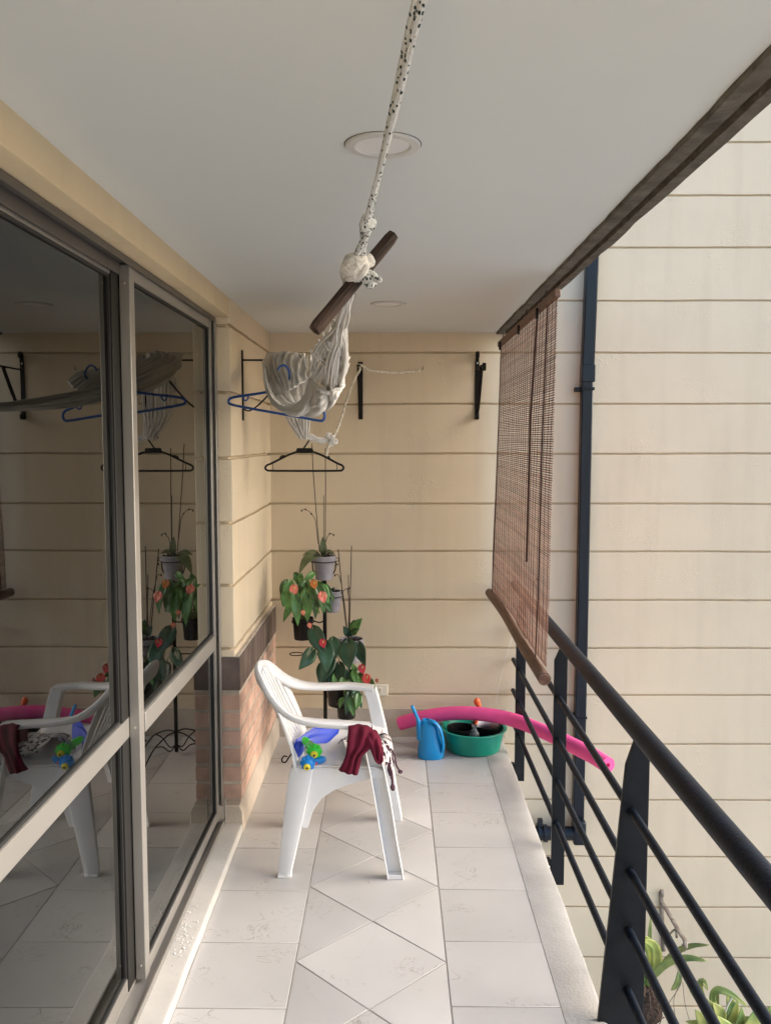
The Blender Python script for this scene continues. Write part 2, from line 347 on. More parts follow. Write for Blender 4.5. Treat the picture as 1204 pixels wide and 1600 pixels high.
def z_profile(z0, z1, hw=.0056, dep=.015):
    """(z, inset, groove index) from bottom to top"""
    out = [(z0, 0, -1)]
    for g in sorted(GROOVE):
        if z0+.02 < g < z1-.02:
            out += [(g-hw-.0015, 0, g), (g-hw, .002, g), (g-hw+.002, dep, g), (g+hw-.0015, dep, g), (g+hw, .0015, g), (g+hw+.0015, 0, g)]
    return out+[(z1, 0, -1)]

# end wall with hand-scored grooves
mb = MB(); xs = [-.74+.045*i for i in range(106)]
rows = []
for z, d, g in z_profile(-4.9, 6.0):
    row = []
    for x in xs:
        w = 0
        if g != -1:
            w = .0035*mnoise.noise(Vector((x*1.7, g*7, 0)))+.0016*mnoise.noise(Vector((x*9, g*3, z*60)))
            dd = d+.0012*mnoise.noise(Vector((x*12, g, 5)))*(d > 0)
        else: dd = d
        row.append(Vector((x, D+dd, z+w)))
    rows.append(row)
mb.grid([r for r in rows])
mb.f = [f[::-1] for f in mb.f]
ew = thing('end_wall', (0, D, -4.9), 'tall cream rendered wall with scored horizontal grooves closing the far end of the balcony', 'wall')
obj('render_face', mb, M_wall, ew, angle=25)
obj('wall_core', MB().box(-.74, 3.985, D+.02, D+.25, -4.9, 6.0), M_wall, ew, smooth=False)
mb = MB().box(-.66, .648, D-.007, D+.004, -.004, .166)
obj('skirting', mb, M_skirt, ew, bevel=.002)

# left side wall: grooved render over a brown tile band over salmon bricks
YP = 3.73
sw = thing('side_wall', (-.7, 4.3, 0), 'short cream side wall with brown tile band and salmon brickwork below, between door and corner', 'wall')
rows = []
for z, d, g in z_profile(.762, ZC, hw=.0068, dep=.018):
    row = []
    plan = [(-.685-d, D+.01-(D+.01-YP)*k/24) for k in range(24)]+[(-.685-d, YP+d+.004), (-.688-d, YP+d+.001), (-.692-d, YP+d), (-.72, YP+d), (-.75, YP+d), (-.80, YP+d)]
    for (x, y) in plan:
        w = 0 if g == -1 else .004*mnoise.noise(Vector((y*2.3+x*4, g*7, 3)))+.002*mnoise.noise(Vector((y*11, g*3, x*20)))
        row.append(Vector((x, y, z+w)))
    rows.append(row)
obj('render', MB().grid(rows), M_wall, sw, angle=25)
# core of the lower wall (mortar) and the courses standing proud of it
obj('mortar', MB().box(-.82, -.668, YP+.004, D+.01, -.004, .765), M_mortar, sw, smooth=False)
mb = MB()
y = YP; first = True
while y < D:
    y1 = min(y+.098, D+.002)
    mb.box(-.76, -.6625, y+.0035 if not first else YP, y1-.0035, .612, .758)
    first = False; y = y1
mb.box(-.80, -.7635, YP+.0005, YP+.03, .612, .758)
obj('tile_band', mb, M_band, sw, bevel=.003)
mb = MB(); zc = .118; row = 0
while zc < .60:
    z1 = zc+.0725; y = YP
    L = .20; off = 0 if row % 2 == 0 else .105
    cuts = [YP]; yy = YP+(off if off else L)
    while yy < D: cuts.append(yy); yy += L
    cuts.append(D+.002)
    for a, b2 in zip(cuts, cuts[1:]):
        if b2-a > .02: mb.box(-.80, -.6635-rnd.uniform(0, .002), a+(.0045 if a > YP else 0), b2-.0045, zc+.0045, z1-.003)
    zc = z1+.008; row += 1
obj('brickwork', mb, M_brick, sw, bevel=.003)
mb = MB().prism([(-.80, -.004), (-.648, -.004), (-.650, .085), (-.664, .116), (-.80, .118)], 'y', YP-.055, D+.002)
obj('skirting', mb, M_skirt, sw, bevel=.004)

# lintel beam over the doors
mb = MB()
ys = [-2.6+.12*k for k in range(53)]; ys[-1] = YP+.01
rows = []
for y in ys:
    j = .004*mnoise.noise(Vector((y*2.2, 1, 0))); k = .003*mnoise.noise(Vector((y*4.1, 5, 0)))
    rows.append([Vector((-.688+k*.5, y, ZC+.02)), Vector((-.688+k*.5, y, 2.226+j)), Vector((-.690+k*.5, y, 2.221+j)), Vector((-.696, y, 2.2185+j)), Vector((-.86, y, 2.218))])
mb.grid(rows)
tag(obj('door_lintel', mb, M_lintel), 'cream rendered beam running along the ceiling above the sliding glass doors', 'lintel')

# ceiling and raw concrete slab edge with drip groove
mb = MB().box(-.9, .585, -2.6, D+.02, ZC, 2.60)
struct('ceiling', mb, M_ceil, smooth=False)
rows = []
for i in range(125):
    y = -2.6+i*(D+2.6+.01)/124
    a = .006*mnoise.noise(Vector((y*3, 0, 0)))+.003*mnoise.noise(Vector((y*13, 0, 0))); b2 = .005*mnoise.noise(Vector((y*4, 9, 0)))+.002*mnoise.noise(Vector((y*17, 9, 0)))
    c = .003*mnoise.noise(Vector((y*6, 4, 0)))
    rows.append([Vector(q) for q in ((.572+a, y, 2.60), (.572+a, y, 2.292), (.576+a, y, 2.286+c), (.611+c, y, 2.286), (.615+c, y, 2.301), (.624+c, y, 2.301), (.628+c, y, 2.284), (.655+b2, y, 2.283+c), (.660+b2, y, 2.288), (.660+b2, y, 2.60))])
mb = MB().loft(rows, True, True); mb.f = [f[::-1] for f in mb.f]
struct('ceiling_edge', mb, M_edge, angle=30)

# floor: grout bed, individual tiles (square side courses, lozenges between), concrete border
def clip(poly, n, d):
    out = []
    for i in range(len(poly)):
        a, b2 = poly[i-1], poly[i]; da = a[0]*n[0]+a[1]*n[1]-d; db = b2[0]*n[0]+b2[1]*n[1]-d
        if (da < 0) != (db < 0):
            t = da/(da-db); out.append((a[0]+(b2[0]-a[0])*t, a[1]+(b2[1]-a[1])*t))
        if db <= 0: out.append(b2)
    return out
def inset(poly, g):
    out = poly
    for i in range(len(poly)):
        a, b2 = poly[i-1], poly[i]; e = (b2[0]-a[0], b2[1]-a[1]); L = math.hypot(*e)
        if L < 1e-5: continue
        n = (e[1]/L, -e[0]/L); d = a[0]*n[0]+a[1]*n[1]-g
        if out: out = clip(out, n, d)
    return out
mb = MB()
def put(poly):
    q = inset(poly, .0021)
    if len(q) < 3: return
    area = sum(q[i-1][0]*q[i][1]-q[i][0]*q[i-1][1] for i in range(len(q)))/2
    if area < 5e-4: return
    q2 = inset(q, .0016); dz = rnd.uniform(-.0003, .0003)
    if len(q2) != len(q): q2 = q
    tp = len(q)
    mb.add([(x, y, -.006) for x, y in q]+[(x, y, -.0012+dz) for x, y in q]+[(x, y, dz) for x, y in q2],
           [(i, (i+1) % tp, tp+(i+1) % tp, tp+i) for i in range(tp)]+[(tp+i, tp+(i+1) % tp, 2*tp+(i+1) % tp, 2*tp+i) for i in range(tp)]+[tuple(2*tp+i for i in range(tp))])
XA, XB, XC, XD = -.652, -.3165, .1765, .509
T = .3445
for k in range(-16, 8):
    for (a, b2, ph) in ((XA, XB, 3.176), (XB-9, 0, 0), (XC, XD, 3.190)):
        if a < -5: continue
        y0 = ph+k*T; y1 = y0+T
        y0 = max(y0, -2.6); y1 = min(y1, D)
        if y1-y0 > .01: put([(a, y0), (b2, y0), (b2, y1), (a, y1)])
W = XC-XB; xm = (XB+XC)/2; h = W/2; hy = .2415
for k in range(-24, 9):
    for s in (0, 1):
        cx = xm if s == 0 else XB; cy = 2.726+k*2*hy+(0 if s == 0 else hy)
        for cxx in ((cx,) if s == 0 else (XB, XC)):
            cyy = cy if s == 0 else cy
            poly = [(cxx-h, cyy), (cxx, cyy-hy), (cxx+h, cyy), (cxx, cyy+hy)]
            for n, d in (((-1, 0), -XB), ((1, 0), XC), ((0, 1), D), ((0, -1), 2.6)): poly = clip(poly, n, d) if poly else poly
            if len(poly) >= 3: put(poly)
struct('floor', mb, M_tile, angle=20)
struct('floor_grout', MB().box(-.655, .5115, -2.6, D+.01, -.26, -.0022), M_grout, smooth=False)
rows = []
for i in range(110):
    y = -2.6+i*(D+2.59)/109; j = .004*mnoise.noise(Vector((y*4, 2, 0)))+.002*mnoise.noise(Vector((y*19, 2, 0)))
    k = .003*mnoise.noise(Vector((y*7, 6, 0)))
    rows.append([Vector(q) for q in ((.5070, y, -.26), (.5078+k*.3, y, .0006), (.62+j, y, .0012), (.630+j, y, -.004), (.634+j, y, -.014), (.634+j*.5, y, -.26))])
mb = MB().loft(rows); mb.f = [f[::-1] for f in mb.f]
struct('floor_border', mb, M_conc, angle=30)

# concrete sill along the doors
rows = []
for i in range(70):
    y = -2.6+i*(YP-.05+2.6)/69; j = .003*mnoise.noise(Vector((y*5, 8, 0)))
    rows.append([Vector(q) for q in ((-.90, y, -.05), (-.90, y, .036), (-.664+j, y, .036), (-.656+j, y, .033), (-.652+j, y, .026), (-.650+j, y, -.05))])
mb = MB().loft(rows); mb.f = [f[::-1] for f in mb.f]
tag(obj('door_sill', mb, M_sill, angle=30), 'raised pale concrete sill along the foot of the sliding glass doors', 'sill')
mb = MB()
for i in range(60):
    t = rnd.gauss(0, .5); y = 2.82+.17*t+rnd.uniform(-.05, .05); x = -.700-.018*t+rnd.gauss(0, .016)
    x = min(max(x, -.725), -.665); r = rnd.uniform(.0012, .0034)
    mb.ell((x, y, .0375), (r, r*rnd.uniform(.7, 1.5), .0022), 7, 4)
tag(obj('paint_flakes', mb, M_flake), 'scatter of white paint flakes on the concrete door sill', 'paint flakes', kind='stuff')

# interior room behind the glass
struct('room_floor', MB().box(-4.6, -.905, -2.6, D+.3, -.1, .012), mat('room_tile', (.16, .15, .14), rough=.35, var=.1, vscale=3), smooth=False)  # floor tile darkened to carry the room's shade as well
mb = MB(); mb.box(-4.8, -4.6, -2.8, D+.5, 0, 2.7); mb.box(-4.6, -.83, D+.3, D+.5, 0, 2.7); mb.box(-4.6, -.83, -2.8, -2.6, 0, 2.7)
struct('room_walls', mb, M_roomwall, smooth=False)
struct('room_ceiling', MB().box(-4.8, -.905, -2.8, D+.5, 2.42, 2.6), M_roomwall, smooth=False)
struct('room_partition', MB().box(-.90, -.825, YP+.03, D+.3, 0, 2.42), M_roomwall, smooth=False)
struct('facade_continuation', MB().box(-.90, -.70, -2.8, .55, .04, 2.21), M_wall, smooth=False)
struct('rear_wall', MB().box(-.90, .66, -1.75, -1.5, -.2, 2.29), M_wall, smooth=False)
struct('ground', MB().box(-300, 300, -300, 300, -5.2, -4.95), M_ground, smooth=False)

# ------------------------------------------------------------------ sliding doors
df = thing('door_frame', (-.77, 2.2, .036), 'champagne aluminium frame around the sliding glass doors', 'door frame')
mb = MB()
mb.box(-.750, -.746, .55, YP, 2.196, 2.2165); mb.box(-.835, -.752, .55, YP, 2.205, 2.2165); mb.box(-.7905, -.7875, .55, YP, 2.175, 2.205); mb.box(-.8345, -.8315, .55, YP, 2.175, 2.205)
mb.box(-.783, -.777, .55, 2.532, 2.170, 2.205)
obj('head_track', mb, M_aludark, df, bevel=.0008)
mb = MB(); mb.box(-.835, -.728, .55, YP-.056, .0365, .043); mb.box(-.735, -.729, .55, YP-.056, .043, .054); mb.box(-.789, -.786, .55, YP-.056, .043, .058); mb.box(-.834, -.831, .55, YP-.056, .043, .058)
obj('sill_track', mb, M_alu, df, bevel=.0008)
mb = MB(); mb.box(-.835, -.742, YP-.026, YP-.003, .0365, 2.205); mb.box(-.745, -.738, YP-.052, YP-.022, .056, 2.19)
obj('jamb', mb, M_alu, df, bevel=.002)
mb = MB().box(-.729, -.724, YP-.058, YP-.050, .037, .155)
obj('jamb_guard', mb, M_alu, df, bevel=.002)

def panel(name, label, x0, x1, ya, yb, wa, wb, dark_far):
    t = thing(name, ((x0+x1)/2, (ya+yb)/2, .05), label, 'glass door', 'sliding glass doors')
    xg = (x0+x1)/2; zt, zb = 2.163, .098
    obj('stile', MB().box(x0, x1, ya, ya+wa, .055, 2.202), M_alu, t, bevel=.0025)
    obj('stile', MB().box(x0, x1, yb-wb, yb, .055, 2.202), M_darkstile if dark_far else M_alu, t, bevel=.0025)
    if dark_far: obj('gap_shade', MB().box(x0+.003, x1-.003, yb, yb+.075, .057, 2.20), M_gasket, t)  # black strip painted in for the shade between the two panels
    obj('top_rail', MB().box(x0+.0025, x1-.0025, ya+wa, yb-wb, zt, 2.20), M_alu, t, bevel=.002)
    obj('bottom_rail', MB().box(x0+.0025, x1-.0025, ya+wa, yb-wb, .057, zb), M_alu, t, bevel=.002)
    obj('middle_rail', MB().box(x0+.0015, x1+(.0012 if dark_far else .004), ya+wa, yb+.06 if dark_far else yb-wb, .817, .878), M_alu, t, bevel=.002)
    for z0, z1 in ((zb, .817), (.878, zt)):
        obj('pane', MB().box(xg-.003, xg+.003, ya+wa-.006, yb-wb+.006, z0-.006, z1+.006), M_glass, t, smooth=False)
        g = MB()
        for sx in (xg+.0032, xg-.0092):
            g.box(sx, sx+.006, ya+wa, yb-wb, z0, z0+.008); g.box(sx, sx+.006, ya+wa, yb-wb, z1-.008, z1)
            g.box(sx, sx+.006, ya+wa, ya+wa+.007, z0+.008, z1-.008); g.box(sx, sx+.006, yb-wb-.007, yb-wb, z0+.008, z1-.008)
        obj('gasket', g, M_gasket, t, smooth=False)
    return t
pb = panel('sliding_door', 'far sliding glass door nearest the brick pier, clear tinted panes', -.783, -.752, 2.538, 3.672, .046, .034, False)
for z in (.10, .845, 2.15):
    obj('screw', MB().lathe([(.0045, 0), (.004, .002), (.0005, .003)], (-.767, 2.538, z), 10, Matrix.Rotation(R(90), 4, 'X'), True), M_screw, pb)
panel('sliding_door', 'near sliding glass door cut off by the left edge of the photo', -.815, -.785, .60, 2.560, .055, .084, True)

# ------------------------------------------------------------------ railing
rl = thing('balcony_railing', (.69, 2.2, 0), 'black steel balcony railing with thick round handrail and four thin bars', 'railing')
obj('handrail', MB().tube([(.692, -2.5, .885), (.692, D-.02, .885)], .0285, 24), M_rail, rl)
for zc in (.638, .458, .280, .099):
    obj('bar', MB().tube([(.687, -2.5, zc), (.687, D-.02, zc)], .0125, 14), M_rail, rl)
def post(y, x0t, x0b, x1, zb, zt, cham=.03):
    mb = MB(); ch = cham
    mb.prism([(x0b, zb), (x1, zb), (x1, zt+.02), (x1-.022, zt+.04), (x0t+.026, zt+.03), (x0t, zt-ch)], 'y', y-.007, y+.007)
    p = obj('post', mb, M_black, rl, bevel=.0015)
    for zc in (.638, .458, .280, .099): obj('weld_collar', MB().tube([(.687, y-.011, zc), (.687, y+.011, zc)], .0152, 14), M_black, p)
    return p
post(2.44, .667, .592, .735, -.12, .825, .05)
p1 = post(3.55, .668, .667, .722, -.168, .825); p2 = post(4.65, .668, .667, .720, -.158, .825)
for y, pp in ((3.55, p1), (4.65, p2)):
    mb = MB().box(.634, .668, y-.004, y+.030, -.14, -.062)
    obj('fixing_plate', mb, M_black, pp, bevel=.0015)
    for z in (-.09, -.125): obj('bolt', MB().ell((.655, y-.006, z), (.008, .005, .008), 10, 6), M_screw, pp)

# ------------------------------------------------------------------ bamboo blind
bl = thing('bamboo_blind', (.58, 3.95, .8), 'reddish brown split bamboo roller blind hanging half down above the railing', 'blind')
YB0, YB1 = 3.125, 4.80
def bx(z, y):
    t = (2.235-z)/1.42
    return .585-.028*t+.006*math.sin(z*4+y*1.3)*t+.005*math.sin(y*5)*t
mb = MB(); z = 2.20; i = 0
while z > .875:
    hgt = rnd.uniform(.0036, .0050); e0 = YB0+.02+rnd.uniform(-.006, .006)+.018*math.sin(z*3.2); e1 = YB1-.01+rnd.uniform(-.006, .006)
    sg = 9; rows = []
    for k in range(sg+1):
        y = e0+(e1-e0)*k/sg; x = bx(z, y); dz = .0016*mnoise.noise(Vector((y*3, z*40, 0)))-.012*(1-k/sg)*((2.2-z)/1.4)
        rows.append([Vector((x-.0012, y, z+dz)), Vector((x+.0012, y, z+dz)), Vector((x+.0012, y, z+dz+hgt)), Vector((x-.0012, y, z+dz+hgt))])
    mb.loft(rows); z -= .0087+rnd.uniform(-.0007, .0007); i += 1
obj('slats', mb, M_bamboo, bl, smooth=False)
mb = MB()
for k in range(25):
    y = YB0+.035+k*(YB1-YB0-.06)/24+rnd.uniform(-.008, .008)
    mb.tube([(bx(z, y)-.003, y+.006*math.sin(z*9+k), z) for z in [2.21-.07*q for q in range(20)]], .0010, 5)
obj('warp_strings', mb, M_cordbrown, bl)
mb = MB().box(.568, .590, YB0, YB1, 2.203, 2.232); obj('head_batten', mb, M_bamboo_d, bl, bevel=.003)
mb = MB(); pts = [(bx(.845, y)-.012, y, .856-.02*(1-(y-YB0)/(YB1-YB0))+.004*math.sin(y*6)) for y in [YB0-.01+.1*k for k in range(18)]]
mb.tube(pts, .024, 16)
ro = obj('bottom_roll', mb, M_bamboo_d, bl)
mb = MB()
for k in range(4):
    mb.tube([Vector(pts[0])+Vector((0, -.003, 0))+Vector((math.cos(a*.35)*(.005*k+.003), 0, math.sin(a*.35)*(.005*k+.003))) for a in range(19)], .0015, 5)
obj('roll_end', mb, M_bamboo, ro)
for y in (3.30, 4.70):
    obj('lift_cord', MB().tube([(.575, y, 2.20), (bx(1.6, y)-.008, y, 1.6), (bx(1.1, y)-.008, y, 1.1), (bx(.86, y)-.012, y, .87)], .0025, 6), M_cordbrown, bl)
mb = MB(); mb.tube([(.574, 3.52, 2.20), (.552, 3.52, 1.8), (.545, 3.515, 1.35), (.542, 3.51, 1.21)], .0048, 6)
obj('pull_cord', mb, M_cordbrown, bl)
c0 = P(838, 902, 3.52)
mb = MB()
for dx in (-6, 3):
    q = P(838+dx, 950, 3.52); mb.tube(cr([c0, P(838+dx*.8, 915, 3.52), q], 5), .002, 5)
obj('tassel_cord', mb, M_cordbrown, bl)
for dx in (-6, 3):
    q = P(838+dx, 950, 3.52); obj('tassel', MB().lathe([(.002, .004), (.004, 0), (.007, -.026), (.001, -.028)], q, 10), M_cordbrown, bl)
for y in (3.48, 3.98, 4.66):
    mb = MB(); mb.tube([(.600, y, 2.286), (.596, y, 2.262), (.584, y, 2.258), (.578, y, 2.238), (.590, y, 2.228)], .0022, 6)
    obj('hook', mb, M_iron, bl)
    obj('clip', MB().box(.560, .568, y-.012, y+.012, 2.175, 2.215), M_iron, bl)

# ------------------------------------------------------------------ downpipe
dp = thing('downpipe', (1.07, 4.86, -.65), 'black square drainpipe running down the cream wall beyond the railing', 'pipe')
def sq(cx, z, w=.034, d0=4.845, d1=4.902): return [Vector((cx-w, d0, z)), Vector((cx+w, d0, z)), Vector((cx+w, d1, z)), Vector((cx-w, d1, z))]
obj('pipe', MB().loft([sq(1.092, 5.9), sq(1.087, 2.7), sq(1.072, 2.06)][::-1]), M_pipe, dp, bevel=.006)
obj('lower_pipe', MB().loft([sq(1.071, 2.10, .031), sq(1.068, .6, .031), sq(1.066, -.5, .031)][::-1]), M_pipe, dp, bevel=.006)
mb = MB().loft([sq(1.073, 2.02, .037, 4.838), sq(1.075, 2.115, .037, 4.838)]); obj('collar', mb, M_pipe, dp, bevel=.005)
mb = MB().loft([sq(1.0725, 1.975, .036, 4.840), sq(1.0725, 1.992, .036, 4.840)]); mb.box(1.005, 1.037, 4.86, 4.898, 1.968, 1.992)
obj('clamp', mb, M_black, dp, bevel=.002)
mb = MB().loft([sq(1.0675, .125, .035, 4.841), sq(1.0675, .137, .035, 4.841)]); mb.box(1.0, 1.034, 4.87, 4.898, .125, .150)
obj('clamp', mb, M_black, dp, bevel=.002)
mb = MB().loft([sq(1.066, -.60, .036, 4.80, 4.89), sq(1.066, -.46, .036, 4.80, 4.89)]); obj('elbow', mb, M_pipe, dp, bevel=.012)
mb = MB().tube([(1.05, 4.845, -.545), (.60, 4.845, -.545)], .040, 20); obj('branch_pipe', mb, M_pipe, dp)
mb = MB().tube([(.885, 4.845, -.545), (.862, 4.845, -.545)], .050, 20); mb.tube([(.83, 4.845, -.545), (.845, 4.845, -.545)], .056, 20); mb.box(.832, .858, 4.83, 4.86, -.50, -.46)
obj('coupling', mb, M_pipe, dp)

# ------------------------------------------------------------------ ceiling lights
def downlight(loc, label):
    t = thing('ceiling_light', loc, label, 'ceiling light', 'recessed ceiling lights')
    x, y, z = loc
    obj('trim_ring', MB().lathe([(.0765, .0), (.0765, -.003), (.074, -.0055), (.058, -.006), (.0535, -.002), (.0535, .001)], loc, 48), M_ring, t)
    obj('shadow_gap', MB().lathe([(.0785, -.0006), (.0763, -.0006)], loc, 48), M_gap, t)
    obj('diffuser', MB().lathe([(.0545, -.0022), (.03, -.0026), (.0001, -.0028)], loc, 48), M_lens, t)
    return t
l1 = downlight((-.020, 1.822, ZC), 'larger looking round recessed ceiling light beside the hanging rope')
l2 = dup(l1, (-.020, 3.887, ZC)); l2['label'] = 'small round recessed ceiling light towards the far end wall'

# ------------------------------------------------------------------ wall brackets
def bracket(loc, label):
    """built pointing to -Y from a wall facing -Y; base plate lower end at loc"""
    x, y, z = loc
    t = thing('wall_bracket', loc, label, 'bracket', 'black iron wall brackets')
    obj('back_plate', MB().box(x-.0125, x+.0125, y-.006, y-.0005, z+.0, z+.318), M_iron, t, bevel=.0015)
    mb = MB()
    mb.box(x-.0095, x+.0095, y-.30, y-.006, z+.270, z+.277)
    obj('arm', mb, M_iron, t, bevel=.001)
    mb = MB(); pts = cr([(x, y-.006, z+.052), (x, y-.035, z+.045), (x, y-.09, z+.085), (x, y-.17, z+.175), (x, y-.225, z+.245), (x, y-.24, z+.268)], 6)
    mb.strip([p-Vector((.010, 0, 0)) for p in pts], [(1, 0, 0)]*len(pts), .020, .006); 
    obj('brace', mb, M_iron, t)
    return t
b1 = bracket((-.1785, D, 1.817), 'black iron wall bracket with a cream rope laid over it')
b2o = dup(b1, (.469, D, 1.817)); b2o['label'] = 'black scrolled iron wall bracket near the bamboo blind with nothing hanging on it'
# scrolls that only the bracket by the blind shows
sc = MB(); x, y, z = .469, D, 1.817
ORG[b2o.name] = Vector((x, y, z))
obj('plate_neck', MB().box(x-.009, x+.009, y-.016, y-.0008, z+.3185, z+.36), M_iron, b2o)
for dz, s in ((.340, 1), (.0, 1)):
    sc = MB(); sc.lathe([(.0001, -.010), (.016, -.010), (.018, -.006), (.018, .006), (.016, .010), (.0001, .010)], (x, y-.022, z+dz+.016), 20, Matrix.Rotation(R(90), 4, 'Y'))
    obj('scroll', sc, M_iron, b2o)
sc = MB(); sc.lathe([(.0001, -.009), (.019, -.009), (.021, -.005), (.021, .005), (.019, .009), (.0001, .009)], (x+.008, y-.300, z+.266), 20, Matrix.Rotation(R(90), 4, 'Y'))
obj('scroll', sc, M_iron, b2o)
b3 = dup(b1, (XL, 4.006, 1.79), R(90)); b3['label'] = 'black iron wall bracket on the left side wall carrying the hammock'
for e in ((x, y-.005, z+.31), (x, y-.005, z+.05)):
    obj('screw', MB().ell(e, (.006, .006, .006), 10, 6), M_screw, b2o)

# ------------------------------------------------------------------ near rope, stick, hammock
def strand_rope(name, path, rr, off, mat_, parent=None, turns=6, ns=2, n=8, **tg):
    mb = MB(); m = len(path)
    for s in range(ns):
        pts = []
        for i, p in enumerate(path):
            a = path[max(i-1, 0)]; b2 = path[min(i+1, m-1)]; t = (b2-a).normalized()
            u = t.orthogonal().normalized() if abs(t.x) > .9 else (Vector((1, 0, 0))-t*t.x).normalized(); w = t.cross(u)
            ph = 2*math.pi*(turns*i/(m-1)+s/ns)
            pts.append(p+(u*math.cos(ph)+w*math.sin(ph))*off)
        mb.tube(pts, rr, n)
    return mb
def knot(mb, c, r, rr, wraps=3, seed=1, n=8):
    """a ball of rope: several tilted overlapping loops"""
    q = random.Random(seed); c = Vector(c)
    for w in range(wraps):
        ax = Vector((q.uniform(-1, 1), q.uniform(-.6, .6), q.uniform(-1, 1))).normalized(); u = ax.orthogonal().normalized(); v = ax.cross(u)
        pts = [c+u*math.cos(2*math.pi*k/18)*r+v*math.sin(2*math.pi*k/18)*r*.9+ax*r*.35*math.sin(4*math.pi*k/18+w) for k in range(18)]
        mb.tube(pts, rr, n, closed=True)
    mb.ell(c, (r*.85, r*.85, r*.85), 10, 8)
rope_t = thing('hanging_rope', P(560, 412, 1.86), 'white braided rope with dark green flecks hanging from ceiling to the wooden stick', 'rope')
A0 = Vector((.060, 1.03, ZC-.01)); A1 = P(655, 0, 1.133); A2 = P(574, 345, 1.66); A3 = P(560, 405, 1.85)
path = cr([A0, A1, A1.lerp(A2, .5)+Vector((0, 0, -.002)), A2], 14)
obj('upper_rope', strand_rope('r', path, .0056, .0047, M_rope, turns=.35), M_rope, rope_t)
path = cr([A2, A2.lerp(A3, .5), A3], 8)
obj('lower_rope', strand_rope('r', path, .0072, .0056, M_rope, turns=.6), M_rope, rope_t)
mb = MB(); knot(mb, A2+Vector((0, 0, -.003)), .0115, .0062, 4, 3); obj('knot', mb, M_rope, rope_t)
mb = MB(); knot(mb, P(577, 436, 1.83), .0135, .0066, 4, 8)
mb.tube(cr([P(571, 424, 1.83), P(566, 418, 1.83), P(563, 405, 1.84)], 5), .0062, 8); mb.tube(cr([P(583, 434, 1.82), P(590, 437, 1.81), P(596, 436, 1.81)], 4), [.006, .006, .006, .006, .0065, .007, .0075, .008, .004], 8)
obj('end_knot', mb, M_rope, rope_t)
mb = MB().tube([A0+Vector((0, 0, .01)), A0+Vector((0, 0, -.012))], .006, 10); mb.tube([A0+Vector((0, math.cos(a*.52)*.014, -.02+math.sin(a*.52)*.014)) for a in range(12)], .003, 6, closed=True)
obj('ceiling_eye', mb, M_iron, rope_t)

S0 = P(492, 515, 1.80); S1 = P(613, 368, 1.88)
mb = MB(); N = 26; rings = []
dS = (S1-S0).normalized(); u = dS.orthogonal().normalized(); w = dS.cross(u)
for i in range(N+1):
    t = i/N; p = S0.lerp(S1, t); rad = .0152-.0012*t
    if i in (0, N): rad *= .86
    rings.append([p+(u*math.cos(2*math.pi*k/20)+w*math.sin(2*math.pi*k/20))*(rad*(1+.05*mnoise.noise(Vector((k*.8, t*3, 1)))+.03*math.cos(6*2*math.pi*k/20))) for k in range(20)])
rings[0] = [p-dS*.002 for p in rings[0]]; rings[-1] = [p+dS*.002 for p in rings[-1]]
mb.loft(rings)
stm = M_stick
nt, b = nodes(stm); mp = nt.nodes.new('ShaderNodeMapping'); tcs = [n for n in nt.nodes if n.type == 'TEX_COORD'][0]
rot = dS.rotation_difference(Vector((0, 0, 1))).to_euler(); mp.inputs['Rotation'].default_value = rot; mp.inputs['Scale'].default_value = (1, 1, 1)
mp2 = nt.nodes.new('ShaderNodeMapping'); mp2.inputs['Scale'].default_value = (5, 5, .35)
nt.links.new(tcs.outputs['Object'], mp.inputs[0]); nt.links.new(mp.outputs[0], mp2.inputs[0])
for nzn in [n for n in nt.nodes if n.type == 'TEX_NOISE']: nt.links.new(mp2.outputs[0], nzn.inputs['Vector'])
tag(obj('wooden_stick', mb, M_stick, angle=60), 'short dark wooden stick tied across the hanging rope', 'stick')

ham = thing('hammock', P(470, 600, 3.0), 'bunched white cotton hammock with knotted cord fringe hanging by the left wall', 'hammock')
# cloth: a crumpled bundle swept from the side wall bracket towards the viewer
def bundle(cs, nseg, nth, folds, seed, amp):
    """cs: list of (px, py, Y, rx, rz, tilt)"""
    C = cr([P(a, b2, y) for a, b2, y, *_ in cs], nseg); rx = cr1([c[3] for c in cs], nseg); rz = cr1([c[4] for c in cs], nseg); tl = cr1([c[5] for c in cs], nseg)
    m = len(C); rings = []; q = random.Random(seed)
    ph = [q.uniform(0, 6.28) for _ in range(folds)]; cen = sorted(q.uniform(0, 2*math.pi) for _ in range(folds)); wd = [q.uniform(.10, .26) for _ in range(folds)]; dp_ = [q.uniform(.4, 1) for _ in range(folds)]
    for i in range(m):
        a = C[max(i-1, 0)]; b2 = C[min(i+1, m-1)]; t = (b2-a).normalized()
        u = Vector((1, 0, 0)); u = (u-t*u.dot(t)).normalized(); w = u.cross(t) if u.cross(t).z > 0 else t.cross(u)
        g = []
        for k in range(nth):
            th = 2*math.pi*k/nth; f = 0
            for cc, wi, de, pp in zip(cen, wd, dp_, ph):
                c2 = cc+.55*math.sin(i/m*3.1+pp)+.25*(i/m)
                d = abs((th-c2+math.pi) % (2*math.pi)-math.pi)
                f -= de*math.exp(-(d/wi)**2)
            f += .35*mnoise.noise(Vector((math.cos(th)*1.6, math.sin(th)*1.6, i/m*4+seed)))
            s = 1+amp*f
            x = math.cos(th+tl[i])*rx[i]*s; z = math.sin(th+tl[i])*rz[i]*s
            ca, sa = math.cos(tl[i]), math.sin(tl[i])
            xx = math.cos(th)*rx[i]*s; zz = math.sin(th)*rz[i]*s
            g.append(C[i]+u*(xx*ca-zz*sa)+w*(xx*sa+zz*ca))
        rings.append(g)
    return rings
